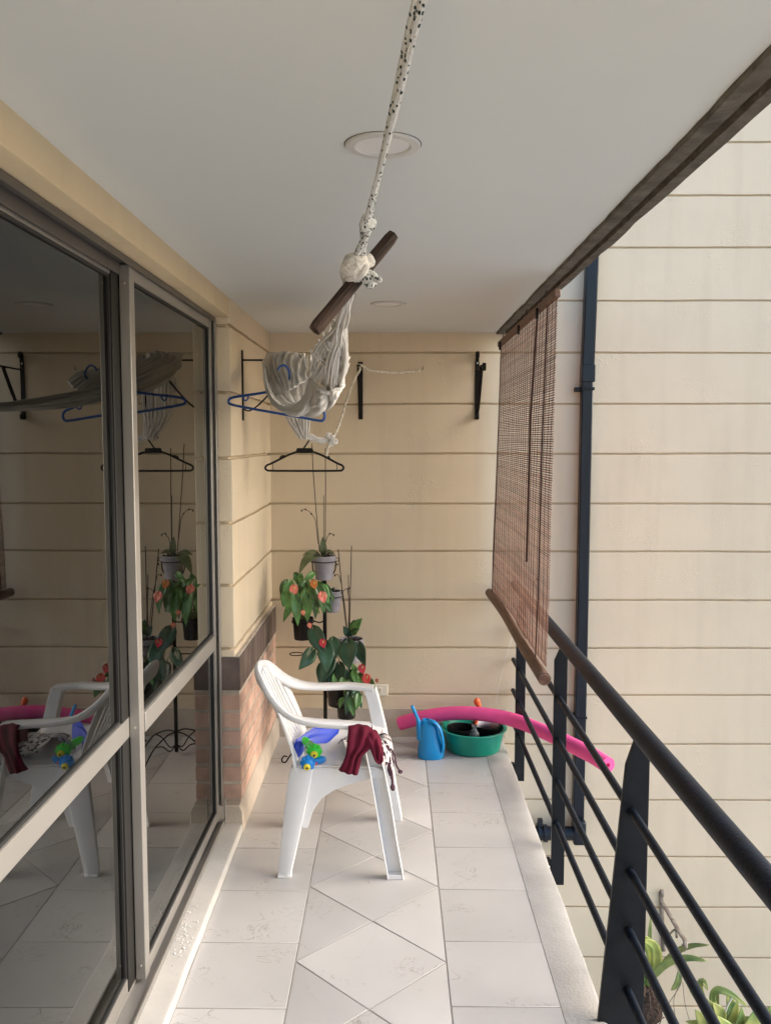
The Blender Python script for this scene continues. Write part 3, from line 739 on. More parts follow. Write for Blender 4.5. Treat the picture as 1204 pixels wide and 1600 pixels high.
cs = [(444, 553, 4.03, .090, .012, 0), (443, 562, 3.98, .092, .016, 0), (441, 590, 3.86, .080, .024, 0), (444, 612, 3.60, .062, .022, 0), (452, 628, 3.28, .050, .022, 0), (462, 635, 3.0, .044, .016, 0), (476, 634, 2.8, .040, .016, .2), (490, 628, 2.62, .030, .016, .3)]
rings = bundle(cs, 9, 120, 15, 5, .17)
obj('cloth', MB().loft(rings), M_cotton, ham, angle=180)
# the part doubled over the bracket arm and its folds fanning down to a hollow
def patch(rows, nu, nv, ripple=0, nr=6, seed=0, fade=None):
    """rows: list of rows of (px,py,Y); smooth surface through them with folds running along the rows' order"""
    R2 = [cr([P(*p) for p in r], nu) for r in rows]; n = len(R2[0])
    cols = [cr([r[j] for r in R2], nv) for j in range(n)]; m = len(cols[0])
    out = []
    for i in range(m):
        g = []
        for j in range(n):
            p = cols[j][i].copy()
            uu = j/(n-1); vv = i/(m-1)
            a = ripple*(fade(vv) if fade else 1)
            f = math.sin(uu*nr*2*math.pi+2.2*mnoise.noise(Vector((uu*3, vv*1.5, seed)))*2)
            f = (1-abs(f))*1.4-.5+.5*mnoise.noise(Vector((uu*9, vv*3, seed+4)))
            p.y -= a*f; p.z += a*.25*f
            g.append(p)
        out.append(g)
    return out
rows = [[(412, 564, 3.99), (428, 555, 3.98), (446, 549, 3.97), (463, 553, 3.98), (480, 556, 3.99)],
        [(413, 576, 3.92), (428, 566, 3.90), (446, 562, 3.90), (463, 563, 3.90), (480, 567, 3.92)],
        [(418, 594, 3.70), (430, 586, 3.62), (446, 581, 3.60), (462, 579, 3.62), (480, 577, 3.70)],
        [(425, 609, 3.50), (435, 601, 3.46), (446, 595, 3.44), (460, 589, 3.46), (478, 584, 3.5)],
        [(430, 618, 3.42), (438, 615, 3.37), (448, 611, 3.35), (460, 605, 3.35), (478, 594, 3.40)]]
obj('folded_cloth', MB().grid(patch(rows, 20, 10, .024, 3.5, 2, fade=lambda v: 1-.8*v*v)), M_cotton, ham, solid=.004, angle=180)
# belly fold lifted towards the cords
rows = [[(411, 562, 3.94), (417, 600, 3.40), (431, 628, 2.80), (453, 635, 2.50), (474, 620, 2.42), (484, 588, 2.40)],
        [(411, 564, 3.90), (417, 606, 3.30), (434, 633, 2.72), (462, 638, 2.42), (490, 621, 2.35), (503, 600, 2.34)],
        [(412, 567, 3.88), (419, 612, 3.22), (440, 636, 2.66), (472, 641, 2.40), (504, 628, 2.33), (520, 605, 2.31)],
        [(413, 571, 3.88), (422, 615, 3.22), (446, 640, 2.68), (482, 647, 2.46), (514, 634, 2.36), (533, 607, 2.33)],
        [(414, 575, 3.90), (426, 615, 3.30), (452, 636, 2.8), (486, 643, 2.60), (514, 630, 2.48), (533, 604, 2.42)]]
def patch2(rows, nu, nv, amp, seed):
    R2 = [cr([P(*p) for p in r], nu) for r in rows]; n = len(R2[0]); cols = [cr([r[j] for r in R2], nv) for j in range(n)]; m = len(cols[0]); out = []
    for i in range(m):
        g = []
        for j in range(n):
            uu = j/(n-1); vv = i/(m-1); p = cols[j][i].copy()
            s = (uu+.55*vv)*4.2+.5*mnoise.noise(Vector((uu*3, vv*2, seed)))
            f = abs(math.sin(s*math.pi)); f = f**.55
            f += .22*mnoise.noise(Vector((uu*16+vv*5, vv*9-uu*4, seed)))+.12*abs(math.sin((uu*.8+vv*.5)*38))
            p.y -= amp*(f-.5)*min(1, 6*vv, 6*(1-vv)); p.z -= amp*.35*(f-.5)*min(1, 6*vv)
            g.append(p)
        out.append(g)
    return out
obj('belly_fold', MB().grid(patch2(rows, 30, 20, .046, 3)), M_cotton, ham, solid=.005, angle=180)
# macrame cords from the cloth edge to the stick
mb = MB(); q = random.Random(11)
edge = cr([P(482, 586, 2.40), P(490, 593, 2.36), P(502, 600, 2.33), P(514, 606, 2.32), P(525, 607, 2.33), P(533, 604, 2.36), P(534, 592, 2.42)], 6)
gat = [P(539, 478, 1.95), P(536, 486, 1.99), P(530, 494, 2.0)]
for i in range(64):
    t = i/63*(len(edge)-1); e = edge[int(t)]
    e = e+Vector((q.uniform(-.006, .006), q.uniform(-.02, .03), q.uniform(-.004, .006)))
    g = P(q.uniform(541, 551), q.uniform(448, 462), 1.90+q.uniform(-.015, .015))
    m1 = e.lerp(g, .38)+Vector((q.uniform(-.006, .006)+.012*(1 if i > 32 else -1.0)*math.sin(i*.3), q.uniform(-.02, .01), q.uniform(-.006, .006)-.004))
    m2 = P(q.uniform(527, 542), q.uniform(496, 512), 2.05+q.uniform(-.03, .03))
    mb.tube(cr([e, m1, m2, g], 6), q.uniform(.0016, .0032), 6)
obj('spreader_cords', mb, M_cord, ham)
mb = MB()
for i in range(40):        # knotted net near the cloth edge: short crossing loops
    t = q.uniform(0, 1); e = edge[int(t*(len(edge)-1))]; g = P(537, 480, 1.96)
    a = e.lerp(g, q.uniform(.02, .5)); b2 = a+Vector((q.uniform(-.03, .03), q.uniform(-.025, .0), q.uniform(.02, .06)))
    c = (a+b2)/2+Vector((q.uniform(-.008, .008), -.012, -.008))
    mb.tube(cr([a, c, b2], 5), q.uniform(.0028, .0042), 6)
obj('net_loops', mb, M_cord, ham)
mb = MB()
for (a, b2, c, d) in (((514, 535), (510, 555), (512, 572), (517, 580)), ((521, 500), (519, 540), (521, 565), (523, 582)), ((533, 495), (535, 540), (535, 580), (534, 604)), ((529, 500), (528, 550), (524, 585), (516, 612))):
    pth = cr([P(*a, 2.1), P(*b2, 2.22), P(*c, 2.29), P(*d, 2.30)], 12)
    mb.add(*(lambda s: (s.v, s.f))(strand_rope('s', pth, .0030, .0026, None, turns=12)))
obj('braided_cord', mb, M_cord, ham)
pth = cr([P(500, 611, 2.30), P(512, 614, 2.29), P(525, 608, 2.30), P(535, 604, 2.34), P(535, 590, 2.4)], 8)
obj('edge_cord', strand_rope('s', pth, .0036, .0030, None, turns=9), M_cord, ham)
# bundle of cord tied round the stick
mb = MB(); lc = P(556, 414, 1.832)
knot(mb, lc, .0225, .0062, 11, 31, 8); knot(mb, P(551, 424, 1.835), .0215, .0062, 8, 33, 8); knot(mb, P(574, 407, 1.845), .0115, .0058, 6, 35, 8)
mb.tube(cr([P(572, 416, 1.82), P(566, 428, 1.815), P(556, 436, 1.83), P(546, 440, 1.86)], 5), .0075, 8)
mb.tube(cr([P(545, 424, 1.83), P(541, 436, 1.85), P(543, 450, 1.88)], 5), .009, 8)
obj('stick_lashing', mb, M_cord, ham)
# far cords hanging below the bracket
mb = MB()
for i in range(26):
    t = i/25; top = P(440+48*t, 632-4*abs(t-.5), 4.06+.05*math.sin(i*1.7)); bot = P(468+13*t+q.uniform(-1, 1), 684+q.uniform(-5, 5), 4.05+.02*math.sin(i*2.3))
    mid = top.lerp(bot, .5)+Vector((-.012*(1-t), q.uniform(-.01, .01), 0))
    mb.tube(cr([top+Vector((0, 0, .30 if 0 else .12)), top, mid, bot], 5), q.uniform(.003, .0046), 6)
obj('end_fringe', mb, M_cord, ham)
mb = MB()
for i in range(9):
    pts = [P(479, 684, 4.05), P(487, 683+q.uniform(-4, 5), 4.05), P(500, 688+q.uniform(-4, 4), 4.06+q.uniform(-.01, .01)), P(512, 687+q.uniform(-4, 4), 4.07), P(520, 686, 4.08)]
    mb.tube(cr(pts, 5), .0055, 7)
for k, c in enumerate(((519, 685), (513, 681), (522, 690), (517, 692))): knot(mb, P(*c, 4.07), .012, .0065, 3, 20+k)
obj('end_knot', mb, M_cord, ham)
mb = MB()
for lb in range(11):
    c = P(436+5*lb, 600+8*math.sin(lb*1.1), 4.06+.02*(lb % 3)); pts = []
    for k in range(14):
        a = math.pi*k/13; pts.append(c+Vector((.014*math.cos(a), .01, .05*math.sin(a)-.02)))
    mb.tube(pts, .0045, 6)
obj('net_lobe', mb, M_cord, ham)

# cream rope from the knot over the bracket to a hook in the end wall
rt = thing('tie_rope', P(519, 685, 4.08), 'thin cream rope from the hammock knot over the bracket to a wall hook', 'rope')
pth = cr([P(520, 686, 4.08), P(531, 660, 4.2), P(545, 615, 4.42), P(555, 590, 4.56), P(562, 578, 4.62), Vector((-.172, 4.66, 2.098)), P(578, 578, 4.70), P(606, 582, 4.79), P(630, 582, 4.85), P(658, 579, 4.893)], 9)
obj('rope', strand_rope('s', pth, .0042, .0036, None, turns=26), M_rope2, rt)
mb = strand_rope('s', cr([P(517, 690, 4.06), P(512, 700, 4.06), P(510, 712, 4.06)], 6), .004, .004, None, turns=3); obj('loose_end', mb, M_rope2, rt)
mb = MB(); h0 = P(660, 577, D-.003); mb.tube(cr([h0+Vector((0, .01, 0)), h0+Vector((0, -.018, 0)), h0+Vector((0, -.026, .006)), h0+Vector((0, -.020, .014))], 5), .0028, 8)
tag(obj('wall_hook', mb, M_rust), 'small rusty hook in the end wall holding the cream rope', 'hook')

# ------------------------------------------------------------------ clothes hangers
bh = thing('clothes_hanger', P(440, 640, 3.55), 'blue plastic clothes hanger hooked into the bunched hammock', 'clothes hanger')
mb = MB()
pts = [P(420, 612, 3.52), P(395, 616, 3.55), P(368, 620, 3.6), P(359, 623, 3.615), P(357, 628, 3.62), P(362, 632, 3.615), P(385, 637, 3.59), P(430, 645, 3.56), P(470, 652, 3.54), P(497, 657, 3.52), P(505, 656, 3.515), P(507, 648, 3.515), P(503, 642, 3.515), P(492, 637, 3.515), P(462, 622, 3.52)]
mb.tube(cr(pts, 6), .0055, 10); obj('frame', mb, M_bluehang, bh)
hk = cr([P(462, 622, 3.52), P(441, 612, 3.50), P(420, 612, 3.52)], 6)
obj('shoulder', MB().tube(hk, .0055, 10), M_bluehang, bh)
pts = [P(441, 612, 3.5), P(449, 598, 2.98), P(452, 588, 2.93), P(450, 577, 2.93), P(444, 571, 2.93), P(437, 573, 2.93), P(434, 580, 2.93)]
pts = [P(441, 612, 3.5), P(449, 602, 3.50), P(452, 588, 3.42), P(450.5, 577, 3.42), P(444, 570.5, 3.42), P(437, 573, 3.42), P(434, 579, 3.42)]
obj('hook', MB().tube(cr(pts, 6), .0040, 8), M_bluehang, bh)
mb = MB()
mb.tube(cr([P(380, 618, 3.58), P(381, 624, 3.58), P(384, 625.5, 3.58), P(387, 623, 3.58), P(388, 617, 3.57)], 5), .0032, 8)
obj('strap_notch', mb, M_bluehang, bh); mb = MB()
mb.tube(cr([P(478, 631, 3.52), P(479, 637, 3.52), P(482, 639, 3.52), P(485, 637, 3.52), P(486, 634, 3.52)], 5), .0032, 8)
obj('strap_notch', mb, M_bluehang, bh)

kh = thing('clothes_hanger', P(476, 735, 4.09), 'black plastic clothes hanger hung below the hammock cords', 'clothes hanger')
Yk = 4.09
mb = MB()
out = [P(463, 706, Yk), P(450, 711, Yk), P(438, 717, Yk), P(424, 724, Yk), P(417, 727, Yk), P(414.5, 731, Yk), P(417, 734.5, Yk), P(425, 735.5, Yk), P(476, 735.8, Yk), P(527, 735.5, Yk), P(534, 734.5, Yk), P(536.5, 731, Yk), P(534, 727, Yk), P(527, 724, Yk), P(514, 717, Yk), P(502, 711, Yk), P(490, 706, Yk)]
mb.tube(cr(out, 5), .0050, 8); obj('frame', mb, M_blackplastic, kh)
mb = MB().prism([(P(461, 708, Yk).x, P(461, 708, Yk).z), (P(491, 708, Yk).x, P(491, 708, Yk).z), (P(488, 700, Yk).x, P(488, 700, Yk).z), (P(464, 700, Yk).x, P(464, 700, Yk).z)], 'y', Yk-.006, Yk+.006)
obj('neck_block', mb, M_blackplastic, kh, bevel=.003)
pts = [P(474, 701, Yk), P(480, 692, Yk), P(484, 685, Yk), P(482.5, 677, Yk), P(477, 674, Yk), P(471, 677, Yk), P(468.5, 685, Yk)]
obj('hook', MB().tube(cr(pts, 6), .0036, 8), M_blackplastic, kh)
for xx in (426, 526): obj('brace', MB().tube([P(xx, 723, Yk), P(xx, 735.5, Yk)], .0016, 6), M_blackplastic, kh)
for sg, xx in ((1, 440), (-1, 512)):
    obj('strap_notch', MB().tube(cr([P(xx-4*sg, 719, Yk), P(xx-1*sg, 713, Yk), P(xx+5*sg, 712, Yk)], 4), .0035, 6), M_blackplastic, kh)

# ------------------------------------------------------------------ plant stand
def leaf(mb, base, tip, W, nrm=(0, -1, .3), bend=.15, fold=.25, heart=.0, n=9, stalk=None):
    """leaf blade from base to tip; bend lifts the middle, fold creases the midrib, heart makes basal lobes"""
    base = Vector(base); tip = Vector(tip); ax = tip-base; L = ax.length; ax.normalize(); nn = Vector(nrm); nn = (nn-ax*nn.dot(ax))
    if nn.length < 1e-4: nn = ax.orthogonal()
    nn.normalize(); sd = ax.cross(nn)
    rows = []
    for i in range(n+1):
        t = i/n; w = W*(math.sin(math.pi*min(1, t**(.62 if heart else .8)*.98+.02)))**.85*(1-.25*t if heart else 1)
        lob = -heart*L*max(0, 1-t*3.2)**1.5
        c = base+ax*L*t+nn*bend*L*math.sin(math.pi*t)
        row = []
        for s in (-1, -.66, -.33, 0, .33, .66, 1):
            row.append(c+sd*w*s+nn*(fold*w*abs(s)-.35*fold*w*s*s)+ax*lob*abs(s)**.8)
        rows.append(row)
    mb.grid(rows)
def stalk(mb, a, b2, r=.0022, sag=.03):
    a = Vector(a); b2 = Vector(b2); mb.tube(cr([a, a.lerp(b2, .5)+Vector((0, 0, sag)), b2], 5), r, 6)
YS = 4.6
psx = P(507, 905, YS).x
ps = thing('plant_stand', (psx, YS, 0), 'black wrought iron plant stand in the far left corner with ring holders', 'plant stand')
obj('pole', MB().tube([(psx, YS, .02), (psx, YS, P(507, 905, YS).z+.006)], .0105, 14), M_iron, ps)
mb = MB(); 
for k in range(4):
    a = R(30+90*k); d = Vector((math.cos(a), math.sin(a), 0)); pts = []
    c = Vector((psx, YS, 0))
    pts = [c+d*.012+Vector((0, 0, .13)), c+d*.07+Vector((0, 0, .125)), c+d*.16+Vector((0, 0, .085)), c+d*.21+Vector((0, 0, .035)), c+d*.235+Vector((0, 0, .006)), c+d*.255+Vector((0, 0, .018)), c+d*.245+Vector((0, 0, .04)), c+d*.225+Vector((0, 0, .035))]
    mb.tube(cr(pts, 5), .004, 7)
    mb.tube(cr([c+d*.012+Vector((0, 0, .05)), c+d*.05+Vector((0, 0, .035)), c+d*.10+Vector((0, 0, .075)), c+d*.15+Vector((0, 0, .09))], 5), .0035, 7)
obj('base_scroll', mb, M_iron, ps)
def ring_pts(c, r, tilt=0): return [Vector(c)+Vector((r*math.cos(2*math.pi*k/28), r*math.sin(2*math.pi*k/28), tilt*r*math.cos(2*math.pi*k/28))) for k in range(28)]
potdef = {  # rim centre px, py, Y, rim radius, height, base radius, kind
    'a': (506, 868, 4.60, .064, .128, .043, 'grey'),
    'b': (519, 923, 4.70, .056, .115, .038, 'grey'),
    'c': (473, 965, 4.55, .057, .115, .045, 'black'),
    'd': (548, 998, 4.58, .069, .125, .047, 'grey'),
    'e': (533, 1062, 4.52, .088, .135, .068, 'black'),
    'f': (541, 1096, 4.40, .054, .085, .043, 'black')}
for key, (px, py, y, rr, hh, rb, kd) in potdef.items():
    c = P(px, py, y); zr = c.z-(.030 if kd == 'grey' else .022); rad = rr*.93 if kd == 'grey' else rr*.97
    mb = MB(); mb.tube(ring_pts((c.x, c.y, zr), rad+.003), .0032, 7, closed=True)
    d = Vector((psx-c.x, YS-c.y, 0))
    if d.length > .05:
        s = Vector((c.x, c.y, zr))+d.normalized()*(rad+.003)
        mb.tube(cr([s, s.lerp(Vector((psx, YS, zr)), .5)+Vector((0, 0, -.012)), Vector((psx, YS, zr-.005))], 4), .0038, 7)
    else:
        zb = P(507, 905, YS).z
        for sx in (-1, 1):
            mb.tube(cr([Vector((c.x+sx*(rad+.003), c.y, zr)), Vector((c.x+sx*(rad-.002), c.y, zr-.05)), Vector((c.x+sx*.03, c.y, zb+.012)), Vector((c.x, c.y, zb))], 6), .0036, 7)
        mb.tube([Vector((c.x+rad+.004, c.y, zr)), Vector((c.x+rad+.018, c.y, zr)), Vector((c.x+rad+.018, c.y, zr+.016)), Vector((c.x+rad+.004, c.y, zr+.018))], .0022, 6)
    obj('pot_ring', mb, M_iron, ps)
c = P(463, 1022, 4.6); mb = MB(); mb.tube(ring_pts(c, .036*1.0), .0028, 7, closed=True); mb.tube([c+Vector((.036, 0, 0)), Vector((psx, YS, c.z))], .0032, 7)
obj('empty_ring', mb, M_iron, ps)

def potted(key, name, label, cat, group=None):
    px, py, y, rr, hh, rb, kd = potdef[key]; c = P(px, py, y); z1 = c.z; z0 = z1-hh
    t = thing(name, (c.x, c.y, z0), label, cat, group)
    if kd == 'grey':
        prof = [(.001, z0), (rb, z0), (rb+.002, z0+.004), (rr*.86, z1-.036), (rr*.87, z1-.034), (rr*.985, z1-.034), (rr, z1-.030), (rr, z1-.003), (rr-.003, z1), (rr-.008, z1), (rr-.011, z1-.004), (rr-.014, z1-.03)]
    else:
        prof = [(.001, z0), (rb, z0), (rb+.002, z0+.003), (rr*.93, z1-.018), (rr*.98, z1-.017), (rr, z1-.014), (rr, z1-.002), (rr-.003, z1), (rr-.006, z1-.002), (rr-.009, z1-.03)]
    obj('pot', MB().lathe([(r, z-0) for r, z in prof], (c.x, c.y, 0), 32), M_greypot if kd == 'grey' else M_blackplastic, t)
    mb = MB(); rs = rr-.011; q = random.Random(hash(key) % 97 if 0 else ord(key))
    rings = [[Vector((c.x+rs*f*math.cos(2*math.pi*k/18), c.y+rs*f*math.sin(2*math.pi*k/18), z1-.014+.006*(1-f)+q.uniform(-.004, .004))) for k in range(18)] for f in (1, .7, .4, .05)]
    mb.loft(rings)
    for k in range(40):
        a = q.uniform(0, 6.28); d = rs*math.sqrt(q.random())*.95; mb.ell((c.x+d*math.cos(a), c.y+d*math.sin(a), z1-.008+q.uniform(-.003, .006)), (q.uniform(.003, .008), q.uniform(.003, .007), .004), 6, 4, Matrix.Rotation(a, 3, 'Z'))
    obj('soil', mb, M_soil, t)
    return t, c
# top orchid
t, c = potted('a', 'potted_orchid', 'bare stemmed orchid in the topmost grey clay pot of the plant stand', 'potted plant', 'potted plants on the stand')
mb = MB(); o = c+Vector((0, 0, -.01))
leaf(mb, o+Vector((-.01, -.01, .0)), P(467, 897, 4.50), .034, (-.2, -.5, .8), .30, .2)
leaf(mb, o+Vector((-.01, .01, .0)), P(472, 868, 4.57), .026, (-.1, -.4, 1), .22, .2)
leaf(mb, o, P(504, 838, 4.60), .020, (0, -1, .1), .1, .3); leaf(mb, o, P(522, 866, 4.55), .018, (.2, -.5, .9), .35, .2); leaf(mb, o+Vector((0, .02, 0)), P(485, 880, 4.6), .02, (0, -.3, 1), .3, .2)
obj('leaves', mb, M_leaforchid, t, solid=.0015, angle=180)
mb = MB(); mb.tube([P(499, 862, 4.60), P(493, 790, 4.61), P(489, 735, 4.62), P(487, 693, 4.63)], .0024, 6)
mb.tube([P(508, 862, 4.60), P(508.5, 760, 4.62), P(508, 700, 4.63)], .0024, 6); mb.tube([P(506, 862, 4.59), P(505.5, 774, 4.6)], .0018, 6)
obj('stake', mb, M_stem, t)
mb = MB(); mb.tube(cr([P(497, 850, 4.59), P(494, 825, 4.6), P(492, 812, 4.6), P(486, 802, 4.59), P(477, 796, 4.58), P(471, 797, 4.58)], 5), .0018, 6)
mb.tube(cr([P(508, 852, 4.58), P(510, 842, 4.58), P(515, 834, 4.57), P(520, 835, 4.57)], 5), .0018, 6)
for a in ((477, 796), (471, 798), (486, 803), (515, 834), (521, 836)): mb.ell(P(*a, 4.58), (.0045, .0045, .006), 7, 5)
for k in range(7): a = rnd.uniform(0, 6.28); mb.tube(cr([o+Vector((.02*math.cos(a), .02*math.sin(a), .01)), o+Vector((.045*math.cos(a), .045*math.sin(a), .03)), o+Vector((.06*math.cos(a), .06*math.sin(a), .005))], 4), .002, 5)
obj('flower_stem', mb, M_stem, t)
# small grey pot behind
t, c = potted('b', 'potted_sprout', 'small grey pot with only soil and stubs, half hidden behind the stand pole', 'potted plant', 'potted plants on the stand')
mb = MB()
for k in range(5): leaf(mb, c+Vector((0, 0, -.012)), c+Vector((.03*math.cos(k*1.3), .025*math.sin(k*1.3), .016)), .008, (0, 0, 1), .2)
obj('leaves', mb, M_leafdark, t, solid=.001, angle=180)
# left anthurium
t, c = potted('c', 'potted_anthurium', 'green anthurium with coral flowers in a black pot at the left of the stand', 'potted plant', 'potted plants on the stand')
mb = MB(); st_ = MB(); base = c+Vector((0, 0, -.01)); q = random.Random(4)
LV = [(455, 905, 450, 948, 4.47), (447, 905, 438, 945, 4.50), (443, 925, 445, 965, 4.44), (460, 920, 457, 978, 4.40), (466, 915, 470, 965, 4.42), (477, 918, 481, 968, 4.40), (484, 925, 490, 978, 4.38), (480, 905, 470, 940, 4.45), (473, 910, 482, 934, 4.45), (490, 905, 505, 955, 4.40), (495, 908, 515, 962, 4.38), (492, 895, 478, 908, 4.5), (468, 905, 480, 895, 4.55), (474, 912, 464, 903, 4.62), (488, 930, 498, 960, 4.5), (452, 920, 466, 950, 4.5), (500, 918, 508, 944, 4.52), (470, 930, 462, 958, 4.55), (476, 925, 488, 950, 4.6), (465, 895, 452, 912, 4.6)]
for i, (a, b2, e, f, y) in enumerate(LV):
    p0 = P(a, b2, y); p1 = P(e, f, y-.03)+Vector((q.uniform(-.035, .035), 0, q.uniform(-.005, .03))); p0 = p0.lerp(p1, .12); L = (p1-p0).length
    leaf(mb, p0, p1, max(.020, min(.033, L*.30)), (q.uniform(-.4, .5), -1, q.uniform(.1, .7)), q.uniform(.05, .2), q.uniform(.15, .5), .16)
    stalk(st_, base+Vector((q.uniform(-.02, .02), q.uniform(-.02, .02), 0)), p0+Vector((0, .003, 0)), .0018, .02)
for k in range(14):
    px = q.uniform(446, 506); py = q.uniform(908, 950); y = q.uniform(4.48, 4.64); p0 = P(px, py, y); p1 = P(px+(px-475)*.35+q.uniform(-10, 10), py+q.uniform(16, 40), y-.02)
    leaf(mb, p0, p1, q.uniform(.018, .028), (q.uniform(-.6, .6), -1, q.uniform(.0, .8)), q.uniform(.05, .2), q.uniform(.15, .5), .14); stalk(st_, base, p0, .0016, .02)
leaf(mb, P(478, 880+35, 4.5), P(465, 903, 4.52), .02, (0, -1, .4), .2, .4, .1)
obj('leaves', mb, M_leaf, t, solid=.0012, angle=180); obj('stems', st_, M_greenstem, t)
def flower(t, px, py, y, r, mt, tilt=0):
    mb = MB(); c = P(px, py, y); leaf(mb, c+Vector((-.2*r, 0, r*.8)), c+Vector((.25*r, -.3*r, -r)), r*.95, (-.2+tilt, -1, .35), .1, .35, .25)
    f = obj('flower', mb, mt, t, solid=.0012, angle=180)
    mb = MB().tube([c+Vector((0, -.002, .2*r)), c+Vector((.05*r, -.012-.2*r, .75*r)), c+Vector((.1*r, -.018-.2*r, 1.0*r))], [.0035, .003, .0015], 7); obj('spadix', mb, M_spadix, f)
flower(t, 460, 923, 4.40, .026, M_flower); flower(t, 504, 934, 4.34, .027, M_flower, .4); flower(t, 491, 914, 4.33, .022, mat('orange_flower', (.62, .20, .04), rough=.4)); flower(t, 484, 978, 4.36, .014, M_flower); flower(t, 474, 958, 4.34, .013, M_flower)
mb = MB(); 
for a, y in (((460, 923), 4.41), ((504, 934), 4.35), ((493, 917), 4.43)): stalk(mb, base, P(*a, y), .0016, .01)
obj('flower_stem', mb, M_greenstem, t)
# right orchid with stakes
t, c = potted('d', 'potted_orchid', 'orchid with thin stakes and one bright leaf in the grey pot at the right', 'potted plant', 'potted plants on the stand')
mb = MB(); leaf(mb, P(549, 992, 4.57), P(566, 966, 4.54), .032, (-.3, -1, .5), .15, .25); obj('bright_leaf', mb, M_leaf, t, solid=.0015, angle=180)
mb = MB(); leaf(mb, P(546, 995, 4.57), P(553, 968, 4.6), .02, (0, -1, .1), .1); leaf(mb, P(545, 994, 4.56), P(536, 978, 4.55), .018, (0, -1, .3), .2); leaf(mb, P(550, 996, 4.55), P(562, 984, 4.5), .012, (0, -.5, 1), .3)
obj('leaves', mb, M_leafdark, t, solid=.0015, angle=180)
mb = MB(); mb.tube([P(542, 993, 4.57), P(535, 930, 4.58), P(528, 858, 4.6)], .0028, 6); mb.tube([P(546, 993, 4.57), P(547, 930, 4.58), P(549, 853, 4.6)], .0026, 6); mb.tube([P(544, 993, 4.56), P(545, 950, 4.57), P(544, 898, 4.58)], .0022, 6)
obj('stake', mb, M_stem, t)
mb = MB(); mb.tube(cr([P(543, 985, 4.56), P(536, 930, 4.57), P(531, 905, 4.58), P(527, 898, 4.58), P(523, 899, 4.58)], 5), .002, 6); mb.tube(cr([P(535, 925, 4.57), P(539, 921, 4.57), P(545, 919, 4.58)], 4), .002, 6)
mb.tube(cr([P(546, 980, 4.56), P(545, 940, 4.57), P(543, 920, 4.57)], 4), .003, 6)
for a in ((534, 926), (523, 899), (545, 919), (527, 882)): mb.ell(P(*a, 4.575), (.005, .005, .007), 7, 5)
obj('flower_stem', mb, M_stem, t)
# big leaved anthurium
t, c = potted('e', 'potted_anthurium', 'anthurium with large dark heart shaped leaves above a wide black pot', 'potted plant', 'potted plants on the stand')
mb = MB(); st_ = MB(); base = c+Vector((0, 0, -.01)); q = random.Random(9)
BL = [(490, 985, 507, 1026, 4.38, .046), (487, 1018, 466, 1047, 4.40, .040), (508, 1008, 510, 1052, 4.36, .047), (516, 1030, 502, 1068, 4.42, .042), (544, 1006, 546, 1047, 4.34, .055), (560, 1008, 571, 1042, 4.44, .034), (505, 1040, 500, 1075, 4.44, .040), (520, 1000, 525, 1030, 4.5, .034), (530, 1040, 538, 1075, 4.4, .036), (545, 1050, 556, 1078, 4.42, .026), (520, 1050, 516, 1082, 4.42, .030), (556, 1078, 548, 1115, 4.38, .026), (545, 1085, 540, 1118, 4.36, .026), (558, 1086, 565, 1108, 4.4, .02)]
for i, (a, b2, e, f, y, w) in enumerate(BL):
    p0 = P(a, b2, y); p1 = P(e, f, y-.05)
    leaf(mb, p0, p1, w, (q.uniform(-.35, .35), -1, q.uniform(.0, .45)), q.uniform(.05, .14), q.uniform(.12, .35), .22, 11)
    stalk(st_, base+Vector((q.uniform(-.03, .03), q.uniform(-.03, .03), 0)), p0+Vector((0, .004, 0)), .0026, .03)
obj('leaves', mb, M_leafdark, t, solid=.0014, angle=180); obj('stems', st_, M_greenstem, t)
flower(t, 505, 1006, 4.34, .022, M_flowerred)
# small anthurium low right
t, c = potted('f', 'potted_anthurium', 'small anthurium with red flowers in the lowest black pot beside the wall socket', 'potted plant', 'potted plants on the stand')
mb = MB(); st_ = MB(); base = c+Vector((0, 0, -.01))
BL = [(552, 1050, 558, 1072, 4.36), (560, 1055, 566, 1075, 4.36), (555, 1048, 550, 1035, 4.4), (576, 1062, 584, 1092, 4.33), (562, 1052, 570, 1060, 4.34), (536, 1060, 528, 1078, 4.36), (545, 1064, 538, 1082, 4.34), (526, 1052, 518, 1072, 4.4), (560, 1085, 556, 1110, 4.3), (535, 1092, 530, 1108, 4.32), (570, 1068, 574, 1084, 4.35), (548, 1092, 552, 1120, 4.3)]
for i, (a, b2, e, f, y) in enumerate(BL):
    p0 = P(a, b2, y); p1 = P(e, f, y-.03); L = (p1-p0).length
    leaf(mb, p0, p1, max(.016, L*.30), (q.uniform(-.4, .4), -1, q.uniform(.1, .6)), q.uniform(.05, .2), q.uniform(.15, .4), .14); stalk(st_, base, p0+Vector((0, .003, 0)), .0016, .02)
obj('leaves', mb, M_leaf, t, solid=.0012, angle=180); obj('stems', st_, M_greenstem, t)
flower(t, 566, 1046, 4.32, .023, M_flowerred); flower(t, 573, 1062, 4.30, .026, mat('scarlet_flower', (.70, .07, .06), rough=.35)); flower(t, 589, 1064, 4.34, .010, M_flowerred)

